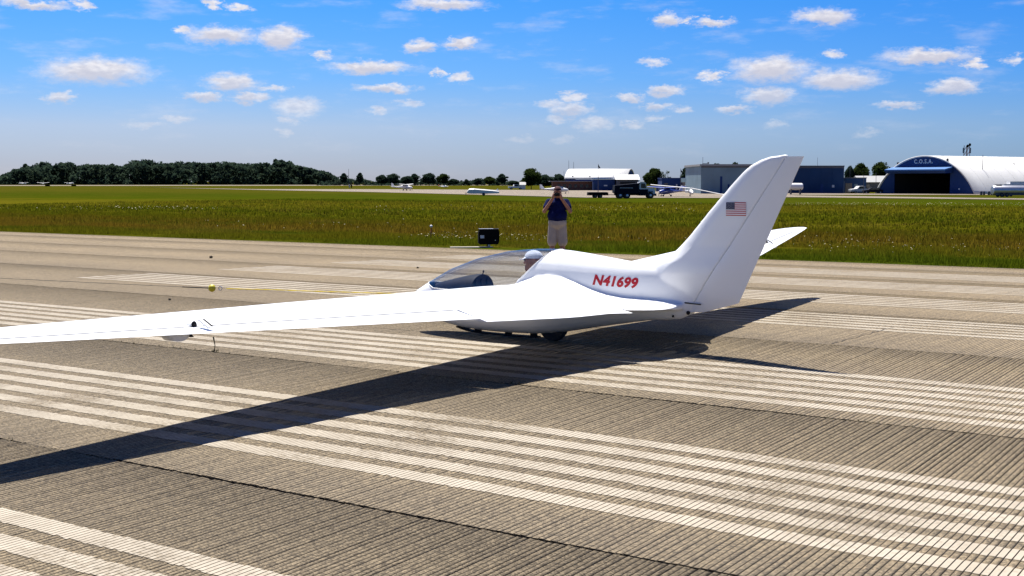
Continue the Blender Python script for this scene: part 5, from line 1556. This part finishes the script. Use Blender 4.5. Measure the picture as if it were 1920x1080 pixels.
for key, px, D, yt, wp, lb in [
    ('tall', 646, 800, 325, 16, 'slim far tree just right of the wood, left of the mast'),
    ('tall', 676, 800, 324, 14, 'narrow upright far tree right of the lone mast'),
    ('round', 716, 790, 329, 26, 'far tree at the left end of the tree row above the small plane'),
    ('round', 738, 800, 327, 30, 'broad far tree directly above the tail of the small plane'),
    ('round', 764, 790, 331, 26, 'lower rounded far tree above the nose of the small plane'),
    ('tall', 778, 810, 326, 20, 'peaked far tree right of the small plane'),
    ('round', 805, 800, 326, 30, 'broad rounded far tree above the tiny orange aircraft, left side'),
    ('oak', 831, 800, 327, 26, 'flat-topped far tree above the tiny orange aircraft, right side'),
    ('round', 851, 820, 336, 22, 'low far tree between the broad row and the glider trailer'),
    ('tall', 875, 820, 336, 11, 'small pointed far tree above the left end of the glider trailer'),
    ('round', 896, 800, 335, 17, 'small rounded far tree above the middle of the glider trailer'),
    ('oak', 918, 800, 332, 26, 'far tree above the right end of the glider trailer'),
    ('tall', 942, 790, 326, 22, 'taller forked far tree just left of the big tree by the terminal'),
    ('round', 962, 800, 339, 22, 'low far bush left of the tiny white house')]:
    tree(key, px, D, yt, wp, lb, GRP, R_.uniform(0, 6.28))
G2 = 'trees around the airfield buildings'
for key, px, D, yt, wp, lb in [
    ('oak', 996, 455, 318, 42, 'big dark tree at the left end of the brown terminal'),
    ('round', 1020, 470, 329, 34, 'dark tree directly behind the head of the photographer'),
    ('round', 1046, 480, 328, 34, 'dark tree behind the left end of the brown terminal roof'),
    ('oak', 1225, 352, 318, 40, 'round leafy tree between the barrel hangar and the blue shed'),
    ('thin', 1251, 356, 319, 15, 'sparse young tree right of the round leafy tree'),
    ('round', 1292, 420, 313, 34, 'dark tree behind the pale shed, left of the grey hangar'),
    ('round', 1345, 420, 310, 40, 'dark tree showing above the left part of the grey hangar roof'),
    ('round', 1376, 430, 308, 30, 'dark tree showing above the grey hangar roof beside the fin'),
    ('oak', 1612, 430, 309, 36, 'dark tree behind the annex, left of the pair by the small house'),
    ('oak', 1648, 440, 307, 44, 'dark tree touching the arched hangar roof'),
    ('round', 1590, 430, 314, 22, 'lower dark tree right beside the blue hangar')]:
    tree(key, px, D, yt, wp, lb, G2, R_.uniform(0, 6.28))
# the far wood: one mass
prof = [(-40, 330), (0, 333), (12, 326), (30, 319), (45, 310), (60, 309), (85, 303), (105, 308), (125, 302), (150, 309), (180, 306), (230, 309), (262, 300), (280, 299), (300, 305), (345, 302), (390, 305), (420, 302), (455, 306), (500, 304), (520, 300), (535, 300), (560, 309), (590, 316), (615, 322), (632, 330), (640, 340)]
g = np.random.default_rng(5); cs = []; rs = []
for i in range(1500):
    px = g.uniform(-60, 640); D = g.uniform(1010, 1120)
    yt = float(np.interp(px, [p[0] for p in prof], [p[1] for p in prof]))
    hmax = (1.909 + (339.6 - yt) / FPX * D - FIELD) * (1 + .10 * math.sin(px * .31 + 2 * math.sin(px * .083)) * math.sin(px * .117 + D * .21))
    X = (px - 960) / FPX * D
    r = g.uniform(1.5, 5.0)
    z = FIELD + (hmax * .96 - r * .8) * (g.random() ** .9 if i % 4 else g.uniform(.80, 1.0))
    cs.append((X, D, max(z, FIELD + .6))); rs.append((r * 1.15, r, r * .85))
V = clump_leaves(np.array(cs), np.array(rs), 80, 1.25, g)
# low hedge running on to the right
cs = []; rs = []
for i in range(330):
    px = g.uniform(600, 1060); D = g.uniform(830, 900)
    X = (px - 960) / FPX * D; r = g.uniform(.8, 1.9)
    cs.append((X, D, FIELD + g.uniform(.2, 2.6) + 1.2 * math.sin(px * .05))); rs.append((r * 1.5, r, r))
V2 = clump_leaves(np.array(cs), np.array(rs), 30, .9, g)
V = np.concatenate([V, V2])
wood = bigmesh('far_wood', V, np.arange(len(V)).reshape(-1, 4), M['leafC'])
tag(wood, 'dark far-off wood and hedge along the left horizon', 'wood', kind='stuff')
